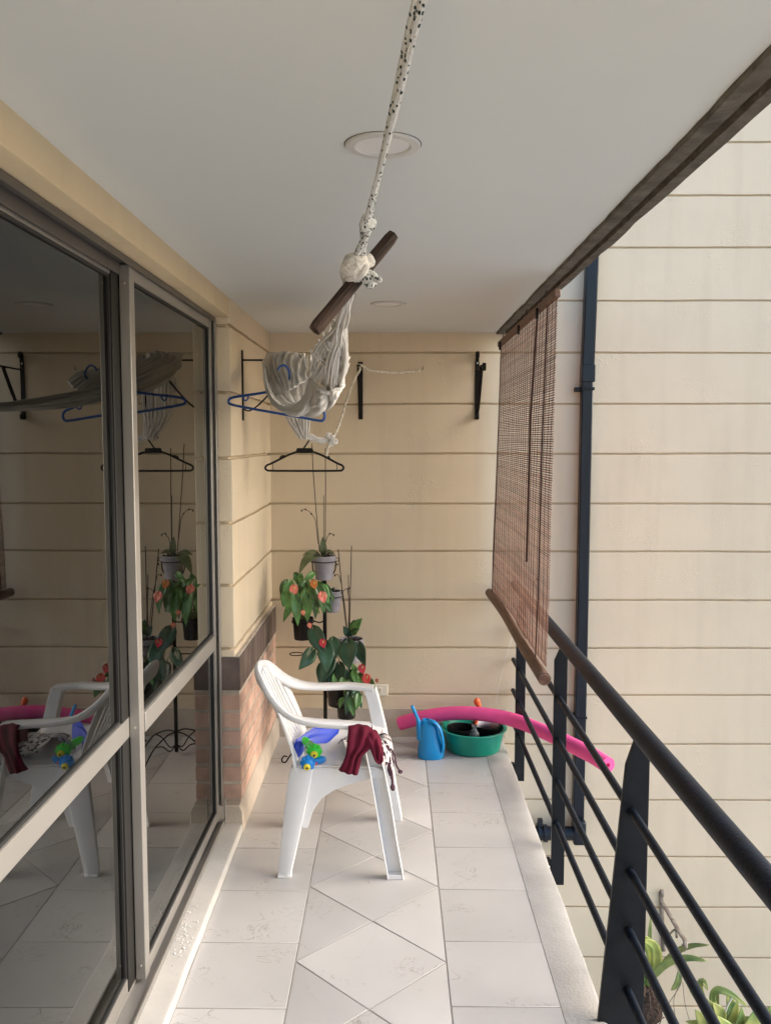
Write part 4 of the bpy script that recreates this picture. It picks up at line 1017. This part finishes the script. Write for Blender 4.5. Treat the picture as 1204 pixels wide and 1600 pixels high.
# ------------------------------------------------------------------ wall socket
ou = thing('wall_socket', (P(590, 1077, D).x, D, P(590, 1087, D).z), 'ivory double wall socket low on the end wall beside the plants', 'socket')
a = P(566, 1069, D); b2 = P(606, 1087, D)
mb = MB().box(a.x, b2.x, D-.012, D-.0005, b2.z, a.z); obj('cover_plate', mb, M_outlet, ou, bevel=.005, seg=3)
mb = MB()
zc = (a.z+b2.z)/2; 
for sx in (.045, .095):
    xc = a.x+sx; mb.box(xc-.018, xc+.018, D-.014, D-.010, zc-.017, zc+.017)
so = obj('receptacle', mb, M_outlet, ou, bevel=.002)
for sx in (.045, .095):
    xc = a.x+sx; mb = MB()
    for dx in (-.007, .007): mb.box(xc+dx-.0014, xc+dx+.0014, D-.0148, D-.0135, zc-.002, zc+.008)
    mb.ell((xc, D-.0142, zc-.009), (.0028, .0008, .0028), 8, 5)
    obj('contact_slot', mb, M_slot, so)

# ------------------------------------------------------------------ plastic chair
Y0, Y1 = 3.262, 3.818; YM = (Y0+Y1)/2
ch = thing('plastic_chair', (-.2, YM, 0), 'white moulded plastic armchair facing the railing with toys and clothes on it', 'chair')
def cobj(name, mb, mt, par, **k):
    # the moulding tapers towards the back and its arms splay a little
    for p in mb.v:
        s = (p.y-Y0)/(Y1-Y0); w = min(1, max(0, (-.2-p.x)/.25)); a = min(1, max(0, p.z/.6))
        p.x -= .012*s*w; p.y += -.07*s*w+.035*s*a*(1-w)
    return obj(name, mb, mt, par, **k)
def mir(p): return Vector((p[0], 2*YM-p[1], p[2]))
near = [Vector(p) for p in [(-.082, Y0+.004, .598), (-.13, Y0, .602), (-.20, Y0-.002, .608), (-.30, Y0, .617), (-.375, Y0+.008, .635), (-.43, Y0+.03, .668), (-.475, Y0+.065, .712), (-.513, Y0+.12, .762), (-.538, Y0+.19, .785), (-.545, YM, .796)]]
ndir = [(0, 1, 0), (0, 1, 0), (0, 1, 0), (0, 1, -.05), (.05, 1, -.2), (.12, 1, -.45), (.2, .9, -.7), (.25, .6, -.9), (.28, .3, -1), (.3, 0, -1)]
full = near+[mir(p) for p in near[:-1][::-1]]; fdir = [Vector(d) for d in ndir]+[Vector((d[0], -d[1], d[2])) for d in ndir[:-1][::-1]]
wd = [.058, .058, .057, .056, .056, .058, .064, .072, .078, .08]; wds = wd+wd[:-1][::-1]
n = 7; pth = cr(full, n); dirs = cr(fdir, n); ww = cr1(wds, n)
half = len(pth)//2; cut1 = 3*n+4
def segstrip(i0, i1): 
    m = MB(); m.strip(pth[i0:i1+1], dirs[i0:i1+1], ww[i0:i1+1], .026); return m
cobj('armrest', segstrip(0, cut1), M_chair, ch, angle=50); cobj('armrest', segstrip(len(pth)-1-cut1, len(pth)-1), M_chair, ch, angle=50)
rim = segstrip(cut1, len(pth)-1-cut1)
# backrest: slats joining rim and seat
def back_pt(s, v):       # s across -1..1, v up 0..1
    xb = -.372-.0*v; z = .425+v*(.350-.085*abs(s)**2.2); y = YM+s*(.243-.014*v)
    x = -.372-.150*max(v, 0)**1.15-.012*(1-s*s)*math.sin(v*math.pi)*.6+.062*abs(s)**3*v
    return Vector((x, y, z))
mb = rim
NS = 9
for k in range(NS):
    s0 = -1+2*k/NS+.034; s1 = -1+2*(k+1)/NS-.034
    if k == 0: s0 = -1
    if k == NS-1: s1 = 1
    rings = []
    for i in range(13):
        v = i/12; a, b2 = back_pt(s0, v), back_pt(s1, v); m_ = back_pt((s0+s1)/2, v); nrm = Vector((1, 0, .4)).normalized()*.0045
        rings.append([a+nrm*.5, m_+nrm*1.35, b2+nrm*.5, b2-nrm*.6, m_-nrm*.5, a-nrm*.6])
    mb.loft(rings)
rings = []                # solid foot of the backrest
for i in range(5):
    v = -.02+.05*i; rings.append([back_pt(-1+2*j/16, v)+Vector((.002, 0, 0)) for j in range(17)]+[back_pt(1-2*j/16, v)-Vector((.008, 0, 0)) for j in range(17)])
mb.loft(rings)
cobj('backrest', mb, M_chair, ch, angle=50)
rows = []
for i in range(19):
    u = i/18; x = -.375+.345*u; row = []
    for j in range(25):
        s = -1+2*j/24; y = YM+s*(.232+.022*u)
        z = .432-.016*math.sin(math.pi*min(1, u*1.05))*(1-s*s)-.018*max(0, (u-.8)/.2)**2+.006*abs(s)**4
        row.append(Vector((x, y, z)))
    rows.append(row)
cobj('seat', MB().grid(rows), M_chair, ch, solid=.006, angle=60)
mb = MB()
for yy in (Y0+.034, 2*YM-Y0-.034-.009):
    poly = [(-.385, .436), (-.20, .430), (-.036, .428), (-.030, .40), (-.040, .385), (-.06, .392), (-.10, .384), (-.165, .366), (-.225, .343), (-.275, .310), (-.308, .262), (-.330, .19), (-.350, .19), (-.372, .30), (-.374, .40)]
    mb.prism(poly, 'y', yy, yy+.009)
poly = [(YM-.235, .428), (YM+.235, .428), (YM+.235, .30), (YM+.215, .36), (YM+.15, .385), (YM, .392), (YM-.15, .385), (YM-.215, .36), (YM-.235, .30)]
mb.prism(poly[::-1], 'x', -.046, -.038)
mb.prism(poly[::-1], 'x', -.385, -.377)
cobj('apron', mb, M_chair, ch, bevel=.003)
def leg(secs, sgn, open_y):
    """secs: (z, x0, x1, yo, depth) C section whose open side faces open_y"""
    rings = []
    for z, x0, x1, yo, dpt in secs:
        t = .0055; yi = yo-sgn*0; a = yo; b2 = yo+dpt*(-sgn)
        if open_y: sec = [(x0, a), (x0+t, a), (x0+t*1.3, a-sgn*(dpt-t)), (x1-t*1.3, a-sgn*(dpt-t)), (x1-t, a), (x1, a), (x1-.002, b2), (x0+.002, b2)]
        else: sec = [(x0, a-sgn*.020), ((x0+x1)/2+.004, a), (x1-.002, a-sgn*.004), (x1, b2), (x1-t, b2), (x1-t*1.3, a-sgn*t), ((x0+x1)/2, a-sgn*t), (x0+t*1.3, a-sgn*.026), (x0+t, b2), (x0, b2)]
        rings.append([Vector((x, y, z)) for x, y in sec])
    m = MB().loft(rings); return m
for sgn in (-1, 1):
    def yy(d): return YM+sgn*d
    m = leg([(0, -.020, .044, yy(.283), .040), (.02, -.022, .043, yy(.283), .042), (.15, -.044, .020, yy(.281), .046), (.30, -.068, -.003, yy(.278), .050), (.43, -.090, -.028, yy(.276), .052), (.55, -.115, -.058, yy(.277), .052), (.600, -.128, -.072, yy(.277), .054)], sgn, True)
    m.loft([[Vector((-.018, yy(.281), z)), Vector((.042, yy(.281), z)), Vector((.042, yy(.245), z)), Vector((-.018, yy(.245), z))] for z in (0.0003, .018)])
    cobj('leg', m, M_chair, ch, bevel=.0025)
    m = leg([(0, -.447, -.392, yy(.272), .034), (.02, -.447, -.391, yy(.272), .036), (.15, -.432, -.362, yy(.266), .042), (.28, -.418, -.335, yy(.260), .046), (.36, -.408, -.318, yy(.256), .048), (.432, -.395, -.305, yy(.252), .048)], sgn, False)
    m.loft([[Vector((-.446, yy(.271), z)), Vector((-.393, yy(.271), z)), Vector((-.393, yy(.240), z)), Vector((-.446, yy(.240), z))] for z in (.0003, .012)])
    cobj('leg', m, M_chair, ch, bevel=.0025)

# ------------------------------------------------------------------ toys on the seat
def xf(o, rx=0, ry=0, rz=0): return Matrix.Rotation(R(rz), 3, 'Z') @ Matrix.Rotation(R(ry), 3, 'Y') @ Matrix.Rotation(R(rx), 3, 'X')
fin = thing('swim_fin', P(497, 1165, 3.46), 'royal blue rubber swim fin lying on the chair seat', 'swim fin')
rows = []
A = P(462, 1172, 3.40)+Vector((0, 0, .0)); B = P(528, 1152, 3.62)
ax = (B-A); sd = Vector((-.25, -.75, -.25)).normalized()
for i in range(17):
    t = i/16; w = (.020+.062*math.sin(min(1, t*1.25)*math.pi/2))*(1 if t < .86 else math.sqrt(max(.02, 1-((t-.86)/.14)**2))); c = A+ax*t+Vector((0, 0, .026+.020*math.sin(t*math.pi)))
    rows.append([c+sd*w*s+Vector((0, 0, .012*(1-s*s)+.004*math.cos(s*9))) for s in [-1+.2*k for k in range(11)]]+[c+sd*w*s*.97+Vector((0, 0, -.012*(1-s*s)*.6-.004)) for s in [1-.2*k for k in range(11)]])
mb = MB().loft(rows); obj('blade', mb, M_navy, fin, angle=60)
mb = MB().ell(P(464, 1174, 3.40)+Vector((.004, 0, .006)), (.022, .030, .036), 16, 10, xf(0, 10, 20, 0)); obj('foot_pocket', mb, M_navy, fin)
def pistol(name, label, c, mt, s, handle, nozzle_dir, barrel):
    t = thing(name, c, label, 'toy water pistol', 'toy water pistols')
    c = Vector(c); mb = MB()
    mb.ell(c, (.026*s, .026*s, .026*s), 18, 12)
    for k in range(8):
        a = k*math.pi/4; mb.ell(c+Vector((.021*s*math.cos(a), -.006, .021*s*math.sin(a))), (.009*s, .012*s, .009*s), 8, 6)
    obj('body', mb, mt, t)
    pts = cr([c, c.lerp(Vector(handle), .5), Vector(handle)], 4); obj('handle', MB().tube(pts, [.016*s, .015*s, .014*s, .013*s, .0135*s, .014*s, .0145*s, .013*s, .008*s], 12), mt, t)
    n = c+Vector(nozzle_dir)*.026*s; nd = Vector(nozzle_dir).normalized(); Mz = nd.to_track_quat('Z', 'Y').to_matrix()
    nz = obj('nozzle', MB().lathe([(.013*s, -.006), (.013*s, .004), (.011*s, .007), (.006*s, .008), (.004*s, .004)], n, 16, Mz.to_4x4()), M_toyyellow, t)
    obj('nozzle_hole', MB().lathe([(.0045*s, 0), (.0001, .0005)], n+nd*.0076, 10, Mz.to_4x4()), M_slot, nz)
    obj('trigger', MB().ell(c.lerp(Vector(handle), .42)+Vector((.004, -.016*s, -.004)), (.006*s, .005*s, .006*s), 8, 6), M_toyred, t)
    if barrel: obj('tank', MB().tube([c+Vector((-.012, .01, .03)), c+Vector((-.030, .015, .0)), c+Vector((-.026, .01, -.02))], .012*s, 10), M_bottle, t)
    return t
pistol('toy_pistol', 'green toy water pistol with yellow nozzle lying on the blue fin', P(491, 1175, 3.33)+Vector((0, 0, .004)), M_toygreen, 1.08, P(474, 1154, 3.40), (.05, -.95, -.2), True)
pistol('toy_pistol', 'blue toy water pistol with yellow nozzle at the seat edge', P(481, 1193, 3.30)+Vector((0, 0, .004)), M_toyblue, 1.05, P(508, 1186, 3.33), (-.05, -.9, -.35), False)

# ------------------------------------------------------------------ garments
mb = MB()
def folds(rows, nu, nv, amp, nr, seed, sink=True):
    R2 = [cr([P(*p) for p in r], nu) for r in rows]; n = len(R2[0]); cols = [cr([r[j] for r in R2], nv) for j in range(n)]; m = len(cols[0]); out = []
    for i in range(m):
        g = []
        for j in range(n):
            uu = j/(n-1); vv = i/(m-1); p = cols[j][i].copy()
            f = math.sin(uu*nr*2*math.pi+1.5*mnoise.noise(Vector((vv*2, uu*2, seed))))+.7*mnoise.noise(Vector((uu*6, vv*4, seed+9)))
            p.y -= amp*(f*.5+.2)*min(1, vv*3); g.append(p)
        out.append(g)
    return out
rows = [[(548, 1160, 3.335), (560, 1160, 3.335), (575, 1160, 3.335), (588, 1166, 3.335)],
        [(546, 1140, 3.325), (560, 1139, 3.325), (575, 1140, 3.325), (588, 1147, 3.325)],
        [(545, 1133, 3.28), (560, 1132, 3.28), (574, 1134, 3.28), (588, 1142, 3.28)],
        [(544, 1141, 3.240), (560, 1141, 3.238), (577, 1143, 3.238), (592, 1155, 3.240)],
        [(542, 1165, 3.228), (556, 1166, 3.225), (570, 1166, 3.228), (582, 1166, 3.232)],
        [(540, 1180, 3.228), (549, 1181, 3.222), (558, 1182, 3.222), (566, 1181, 3.228)],
        [(535, 1193, 3.232), (545, 1196, 3.225), (553, 1198, 3.225), (563, 1193, 3.230)],
        [(529, 1203, 3.238), (539, 1208, 3.230), (549, 1210, 3.230), (558, 1211, 3.235)]]
mg = thing('maroon_garment', P(560, 1160, 3.26), 'maroon gathered swimsuit draped over the near arm of the white chair', 'garment', None)
obj('body', MB().grid(folds(rows, 12, 6, .010, 2.5, 1)), M_maroon, mg, solid=.003, angle=180)
rows = [[(566, 1140, 3.30), (576, 1141, 3.30), (586, 1146, 3.30), (592, 1152, 3.31)],
        [(568, 1138, 3.262), (578, 1140, 3.262), (588, 1146, 3.262), (594, 1154, 3.265)],
        [(572, 1158, 3.228), (582, 1158, 3.226), (592, 1161, 3.226), (597, 1166, 3.232)],
        [(579, 1172, 3.228), (586, 1172, 3.224), (593, 1173, 3.224), (598, 1176, 3.230)],
        [(584, 1184, 3.230), (588, 1188, 3.226), (593, 1190, 3.226), (597, 1187, 3.230)]]
obj('side_tail', MB().grid(folds(rows, 10, 6, .008, 2, 5)), M_maroon, mg, solid=.003, angle=180)
mb = MB().tube(cr([P(585, 1172, 3.226), P(586, 1186, 3.222), P(592, 1193, 3.222), P(597, 1188, 3.224), P(595, 1176, 3.224)], 6), .0045, 8); obj('strap_loop', mb, M_maroon, mg)
pg = thing('printed_garment', P(590, 1165, 3.5), 'white garment with dark plum print spread over the seat and hanging off its front', 'garment')
rows = [[(528, 1162, 3.55), (548, 1148, 3.72), (572, 1146, 3.76), (596, 1147, 3.77)],
        [(534, 1156, 3.48), (552, 1150, 3.58), (578, 1150, 3.62), (602, 1146, 3.70)],
        [(538, 1166, 3.42), (556, 1164, 3.44), (582, 1160, 3.50), (606, 1150, 3.60)],
        [(542, 1175, 3.40), (560, 1178, 3.38), (586, 1172, 3.42), (609, 1160, 3.50)],
        [(548, 1179, 3.41), (566, 1184, 3.37), (590, 1184, 3.37), (612, 1172, 3.44)]]
obj('cloth', MB().grid(folds(rows, 14, 8, .014, 3, 7)), M_print, pg, solid=.003, angle=180)
rows = [[(590, 1150, 3.52), (600, 1146, 3.55), (608, 1150, 3.58)],
        [(594, 1158, 3.36), (603, 1155, 3.40), (612, 1160, 3.46)],
        [(597, 1172, 3.30), (606, 1172, 3.34), (614, 1176, 3.40)],
        [(600, 1186, 3.29), (608, 1186, 3.32), (616, 1188, 3.36)],
        [(603, 1198, 3.29), (609, 1202, 3.30), (614, 1200, 3.33)],
        [(609, 1214, 3.29), (612, 1220, 3.29), (615, 1216, 3.31)]]
obj('hanging_end', MB().grid(folds(rows, 12, 6, .008, 2, 3)), M_print, pg, solid=.003, angle=180)
mb = MB(); mb.tube(cr([P(610, 1170, 3.36), P(616, 1182, 3.34), P(619, 1196, 3.33), P(624, 1205, 3.32)], 6), .0035, 7); mb.ell(P(625, 1206, 3.32), (.010, .007, .008), 9, 6)
mb.tube(cr([P(608, 1195, 3.29), P(612, 1210, 3.285), P(613, 1228, 3.285), P(614, 1236, 3.285)], 6), [.005]*12+[.008, .010, .010, .009, .008, .007, .003], 7)
obj('tie_string', mb, mat('plum_string', (.07, .03, .045), rough=.9, var=.5, vscale=60), pg)

# ------------------------------------------------------------------ noodle, watering can, basin
pth = cr([P(624, 1131, 4.80), P(660, 1121, 4.77), P(700, 1115, 4.74), P(740, 1115, 4.70), P(780, 1120, 4.65), P(813, 1129, 4.58), P(850, 1144, 4.42), P(890, 1163, 4.22), P(925, 1181, 4.05), P(949, 1196, 3.93)], 8)
nd = thing('pool_noodle', P(740, 1130, 4.7), 'long bent pink foam pool noodle poking out through the railing', 'pool noodle')
mb = MB().tube(pth, .0375, 24, caps=False)
d = (pth[-1]-pth[-2]).normalized(); u = d.orthogonal().normalized(); w = d.cross(u)
rg = lambda c, r: [c+(u*math.cos(2*math.pi*k/24)+w*math.sin(2*math.pi*k/24))*r for k in range(24)]
obj('foam_tube', mb, M_pink, nd)
mb = MB().loft([rg(pth[-1]-d*.001, .0373), rg(pth[-1]+d*.002, .036), rg(pth[-1]+d*.002, .0105), rg(pth[-1]-d*.03, .010), rg(pth[-1]-d*.031, .0005)], True, False)
obj('end_face', mb, M_pink, nd, angle=30)
d2 = (pth[0]-pth[1]).normalized(); u = d2.orthogonal().normalized(); w = d2.cross(u)
obj('end_face', MB().loft([rg(pth[0]-d2*.001, .0373), rg(pth[0]+d2*.002, .036), rg(pth[0]+d2*.002, .0105), rg(pth[0]-d2*.03, .010), rg(pth[0]-d2*.031, .0005)], True, False), M_pink, nd, angle=30)

wc = thing('watering_can', (.207, 4.575, 0), 'bright blue plastic watering can on the floor beside the green basin', 'watering can')
cx, cy = .207, 4.59
def rr_(x, y, z, a, b2, n=28, p=2.6): return [Vector((x+a*math.copysign(abs(math.cos(t))**(2/p), math.cos(t)), y+b2*math.copysign(abs(math.sin(t))**(2/p), math.sin(t)), z)) for t in [2*math.pi*k/n for k in range(n)]]
secs = [(0.0, .066, .058, 0), (.008, .071, .062, 0), (.05, .070, .060, 0), (.075, .062, .055, -.003), (.12, .054, .047, -.008), (.16, .050, .043, -.012), (.185, .042, .037, -.016), (.200, .030, .028, -.022), (.205, .022, .022, -.024), (.206, .018, .018, -.024), (.196, .016, .016, -.024)]
obj('body', MB().loft([rr_(cx+dx, cy, z, a, b2) for z, a, b2, dx in secs]), M_can, wc, angle=60)
sp_ = cr([(cx-.052, cy-.01, .10), (cx-.062, cy-.012, .155), (cx-.068, cy-.014, .20), (cx-.085, cy-.018, .245), (cx-.103, cy-.02, .285)], 6)
obj('spout', MB().tube(sp_, [.024-.0145*min(1, i/14) if i < 20 else .0092 for i in range(len(sp_))], 14), M_can, wc)
hd = cr([(cx-.020, cy-.03, .196), (cx+.010, cy-.046, .200), (cx+.040, cy-.052, .175), (cx+.058, cy-.056, .12), (cx+.062, cy-.058, .07), (cx+.058, cy-.056, .04)], 6)
mb = MB().strip(hd, [(0, 1, 0)]*len(hd), .030, .015); obj('handle', mb, M_can, wc)

bcx, bcy = .4455, 4.715; BR = .186
gb = thing('green_basin', (bcx, bcy, 0), 'round green plastic basin on the tiles holding black pots', 'basin')
prof = [(.001, .003), (.135, .002), (.146, .006), (.150, .014), (.168, .120), (.172, .142), (.184, .146), (.187, .151), (.185, .156), (.176, .158), (.168, .154), (.160, .120), (.143, .016), (.001, .012)]
obj('bowl', MB().lathe([(r*BR/.187, z*.80) for r, z in prof], (bcx, bcy, 0), 56), M_basin, gb, angle=50)
def bpot(x, y, r, z0, z1, label):
    t = obj('nursery_pot', MB().lathe([(.001, z0), (r*.75, z0), (r*.97, z1-.012), (r, z1-.01), (r, z1), (r-.004, z1), (r*.72, z0+.006), (.001, z0+.006)], (x, y, 0), 28), M_blackplastic)
    return tag(t, label, 'pot', 'empty black pots in the basin')
bpot(bcx-.068, bcy-.02, 0.078, .012, .128, 'empty black nursery pot in the left half of the green basin')
t = bpot(bcx+.072, bcy+.02, .082, .012, .134, 'black nursery pot with silver lining in the right half of the green basin')
mb = MB(); ri = [[Vector((bcx+.072+r*math.cos(a), bcy+.02+r*math.sin(a), z)) for a in [R(15+10*k) for k in range(13)]] for r, z in ((.0775, .131), (.068, .085))]
mb.grid(ri); obj('silver_lining', mb, M_silver, t, solid=.001)
mb = MB().lathe([(.001, .014), (.026, .014), (.028, .018), (.028, .10), (.026, .115), (.013, .135), (.012, .150), (.013, .151), (.013, .158), (.001, .158)], (bcx+.0, bcy-.078, 0), 24)
tag(obj('clear_bottle', mb, M_bottle), 'clear plastic bottle standing between the black pots in the basin', 'bottle')
mb = MB(); c = P(746, 1100, 4.80); mb.ell(c+Vector((-.004, 0, .012)), (.019, .018, .022), 16, 10); mb.ell(c+Vector((.004, 0, -.006)), (.016, .016, .022), 16, 10)
mb.tube(cr([c+Vector((.004, 0, -.02)), c+Vector((.0, -.005, -.06)), c+Vector((-.01, -.01, -.10)), (bcx-.005, 4.79, .03)], 5), .011, 12)
tag(obj('orange_float', mb, M_orange), 'orange plastic knob sticking up behind the pink noodle', 'toy')

# thin line from the wall to the floor
mb = MB().tube(cr([P(803, 985, D-.004), P(797, 1005, 4.87), P(787, 1040, 4.86), P(779, 1072, 4.86), P(774, 1102, 4.86)], 6), .0011, 5)
tag(obj('nylon_line', mb, M_line), 'thin clear nylon line hanging down the end wall left of the far railing post', 'line')
mb = MB().tube([P(1085, 254, D+.002), P(1094, 255, D-.03)], .0026, 8); mb.ell(P(1094.5, 255, D-.031), (.0055, .002, .0055), 10, 5)
tag(obj('wall_nail', mb, M_iron), 'single nail sticking out of the upper right cream wall', 'nail')

# ------------------------------------------------------------------ hanging plants below on the end wall
rb = thing('rusty_bracket', P(1030, 1485, D), 'rusty flat iron hanging bracket on the wall below right of the railing', 'bracket')
mb = MB(); a = P(1029, 1394, D-.005); b2 = P(1033, 1487, D-.005)
mb.strip([a, a.lerp(b2, .5), b2], [(1, 0, 0)]*3, .024, .007)
pts = [a+Vector((.002, -.004-.016*(1-math.cos(k*.5)), .002+.016*math.sin(k*.5)*1.2)) for k in range(9)]; mb.strip(pts, [(1, 0, 0)]*9, .018, .004)
obj('back_plate', mb, M_rust, rb)
pts = cr([P(1029, 1408, 4.895), P(1045, 1435, 4.74), P(1058, 1458, 4.62), P(1066, 1470, 4.56), P(1066, 1480, 4.54)], 5); mb = MB().strip(pts, [(1, 0, 0)]*len(pts), .026, .008); obj('arm', mb, M_rust, rb)
mb = MB(); pts = cr([P(1034, 1486, 4.88), P(1036, 1470, 4.84), P(1046, 1458, 4.72), P(1053, 1453, 4.66), P(1055, 1466, 4.66)], 5); mb.strip(pts, [(1, 0, 0)]*len(pts), .014, .006)
mb.tube(cr([P(1064, 1476, 4.55), P(1070, 1477, 4.54), P(1071, 1484, 4.54), P(1069, 1487, 4.54)], 4), .003, 6); obj('scroll', mb, M_rust, rb)

hp = thing('hanging_orchid', P(1010, 1585, 4.6), 'hanging orchid with a brown root ball and yellow green strap leaves behind the near post', 'hanging plant')
mb = MB(); c = P(1006, 1575, 4.62); rings = []
for i in range(17):
    th = math.pi*(i+.05)/16.1; g = []
    for k in range(26):
        ph = 2*math.pi*k/26; d = Vector((math.sin(th)*math.cos(ph), math.sin(th)*math.sin(ph), math.cos(th))); s = 1+.28*mnoise.noise(d*2.6)+.16*mnoise.noise(d*8)
        g.append(c+Vector((d.x*.085, d.y*.085, d.z*.14))*s)
    rings.append(g)
mb.loft(rings[::-1])
q = random.Random(3)
for k in range(50):
    d = Vector((q.gauss(0, 1), q.gauss(0, 1), q.gauss(0, 1))).normalized(); a = c+Vector((d.x*.08, d.y*.08, d.z*.13)); mb.tube(cr([a, a+d*.02+Vector((q.uniform(-.03, .03), 0, q.uniform(-.04, .02))), a+Vector((q.uniform(-.05, .05), d.y*.02, q.uniform(-.07, .02)))], 4), .0022, 5)
obj('root_ball', mb, M_fibre, hp)
mb = MB(); o = P(1008, 1540, 4.6)
def strap(mb, pts, w):
    pp = cr(pts, 6); n = len(pp); rows = []
    for i, p in enumerate(pp):
        t = i/(n-1); tg = (pp[min(i+1, n-1)]-pp[max(i-1, 0)]).normalized(); sd = tg.cross(Vector((.1, -1, .35))).normalized(); ww = w*(math.sin(math.pi*(.12+.88*t)))**.6 if t < 1 else .001
        nn = sd.cross(tg); rows.append([p+sd*ww*s+nn*abs(s)*ww*.3 for s in (-1, -.5, 0, .5, 1)])
    mb.grid(rows)
strap(mb, [o, P(1022, 1522, 4.55), P(1045, 1503, 4.5), P(1075, 1497, 4.45), P(1104, 1502, 4.42)], .022)
strap(mb, [o, P(1030, 1512, 4.62), P(1055, 1488, 4.6), P(1080, 1478, 4.58), P(1108, 1477, 4.56)], .018)
strap(mb, [o, P(1018, 1500, 4.6), P(1012, 1475, 4.6), P(1002, 1463, 4.58)], .034); strap(mb, [o, P(1024, 1510, 4.58), P(1022, 1480, 4.56), P(1004, 1468, 4.5)], .03)
strap(mb, [P(1012, 1520, 4.66), P(1014, 1470, 4.68), P(1016, 1432, 4.7)], .012); strap(mb, [o, P(1000, 1530, 4.56), P(998, 1548, 4.54), P(1002, 1556, 4.5)], .02); strap(mb, [P(1062, 1515, 4.6), P(1058, 1535, 4.57), P(1048, 1548, 4.55)], .018)
obj('leaves', mb, M_leaflight, hp, solid=.0018, angle=180)
mb = MB()
for (a, b2, c2) in (((1056, 1512), (1064, 1535), (1040, 1575)), ((1060, 1540), (1052, 1565), (1056, 1598)), ((1066, 1535), (1070, 1570), (1078, 1600))):
    mb.tube(cr([P(*a, 4.56), P(*b2, 4.56), P(*c2, 4.57)], 8), .0018, 5)
mb.tube(cr([P(1066, 1482, 4.55), P(1060, 1500, 4.55), P(1054, 1512, 4.56)], 4), .0016, 5)
obj('hanging_wire', mb, M_rust, hp)
h2 = thing('hanging_fern_pot', P(1140, 1620, 4.6), 'clump of broad yellow green leaves in a hanging pot at the bottom right corner', 'hanging plant')
mb = MB(); q = random.Random(15); o = P(1140, 1625, 4.6)
for (x0, y0, x1, y1, w, y) in ((1120, 1600, 1076, 1548, .042, 4.5), (1118, 1610, 1098, 1556, .038, 4.45), (1128, 1606, 1112, 1566, .045, 4.42), (1130, 1610, 1152, 1562, .034, 4.44), (1140, 1612, 1158, 1572, .034, 4.40), (1160, 1622, 1178, 1578, .075, 4.38), (1180, 1620, 1204, 1572, .085, 4.45), (1120, 1615, 1070, 1596, .036, 4.5), (1150, 1612, 1200, 1600, .06, 4.5), (1108, 1605, 1122, 1540, .03, 4.62), (1140, 1600, 1135, 1548, .04, 4.6), (1110, 1620, 1085, 1578, .05, 4.4), (1135, 1622, 1120, 1588, .05, 4.36)):
    leaf(mb, P(x0, y0, y), P(x1, y1, y-.04), w, (q.uniform(-.5, .5), -1, q.uniform(.2, .8)), q.uniform(.05, .25), q.uniform(.1, .3), 0, 10)
strap(mb, [P(1122, 1590, 4.5), P(1112, 1560, 4.46), P(1120, 1547, 4.44), P(1142, 1554, 4.42), P(1168, 1574, 4.40)], .020)
strap(mb, [P(1108, 1590, 4.5), P(1092, 1545, 4.46), P(1098, 1534, 4.44), P(1105, 1548, 4.42)], .020)
obj('leaves', mb, M_leaflight, h2, solid=.0018, angle=180)
mb = MB().lathe([(.001, -.24), (.09, -.24), (.13, -.08), (.135, -.06), (.125, -.06), (.12, -.08), (.001, -.09)], o, 24); obj('pot', mb, M_blackplastic, h2)
mb = MB().tube([P(1140, 1592, 4.45), P(1128, 1600, 4.42), P(1112, 1632, 4.4)][::-1], .004, 6); mb.tube([P(1146, 1554, 4.48), P(1136, 1572, 4.47), P(1128, 1600, 4.47)], .005, 6); obj('plant_label_stick', mb, M_line, h2)

# ------------------------------------------------------------------ camera
cam = bpy.data.cameras.new('camera'); co = bpy.data.objects.new('camera', cam); COL.objects.link(co)
co.location = (0, 0, EYE); co.rotation_euler = (math.pi/2-TH, 0, PS)
cam.sensor_fit = 'HORIZONTAL'; cam.sensor_width = 36; cam.lens = 36*F/1204; cam.clip_start = .05; cam.clip_end = 1000
scene.camera = co

# ------------------------------------------------------------------ daylight: bright overcast, light entering from the open right side
w = bpy.data.worlds.new('World'); scene.world = w; w.use_nodes = True; nt = w.node_tree
bg = nt.nodes['Background']; sky = nt.nodes.new('ShaderNodeTexSky'); sky.sky_type = 'NISHITA'; sky.sun_disc = False
EL, AZ = R(30), R(91)          # azimuth clockwise from +Y
sky.sun_elevation = EL; sky.sun_rotation = AZ; sky.dust_density = 2.5; sky.air_density = 1; sky.ozone_density = 1
hs = nt.nodes.new('ShaderNodeHueSaturation'); hs.inputs['Saturation'].default_value = 1.25
nt.links.new(sky.outputs[0], hs.inputs['Color']); nt.links.new(hs.outputs[0], bg.inputs[0]); bg.inputs[1].default_value = .148
sun = bpy.data.lights.new('sun', 'SUN'); sun.energy = 1.2; sun.angle = R(40); sun.color = (1, .99, .975)
so = bpy.data.objects.new('sun', sun); COL.objects.link(so)
sd = Vector((math.sin(AZ)*math.cos(EL), math.cos(AZ)*math.cos(EL), math.sin(EL)))
so.rotation_euler = sd.to_track_quat('Z', 'Y').to_euler()
so.location = (6, 0, 8)
vs = scene.view_settings; vs.view_transform = 'Standard'; vs.look = 'None'; vs.gamma = 1; vs.use_curve_mapping = False; vs.exposure = 1.62
scene.cycles.use_denoising = True
scene.cycles.max_bounces = 10; scene.cycles.diffuse_bounces = 6; scene.cycles.transparent_max_bounces = 24; scene.cycles.glossy_bounces = 5
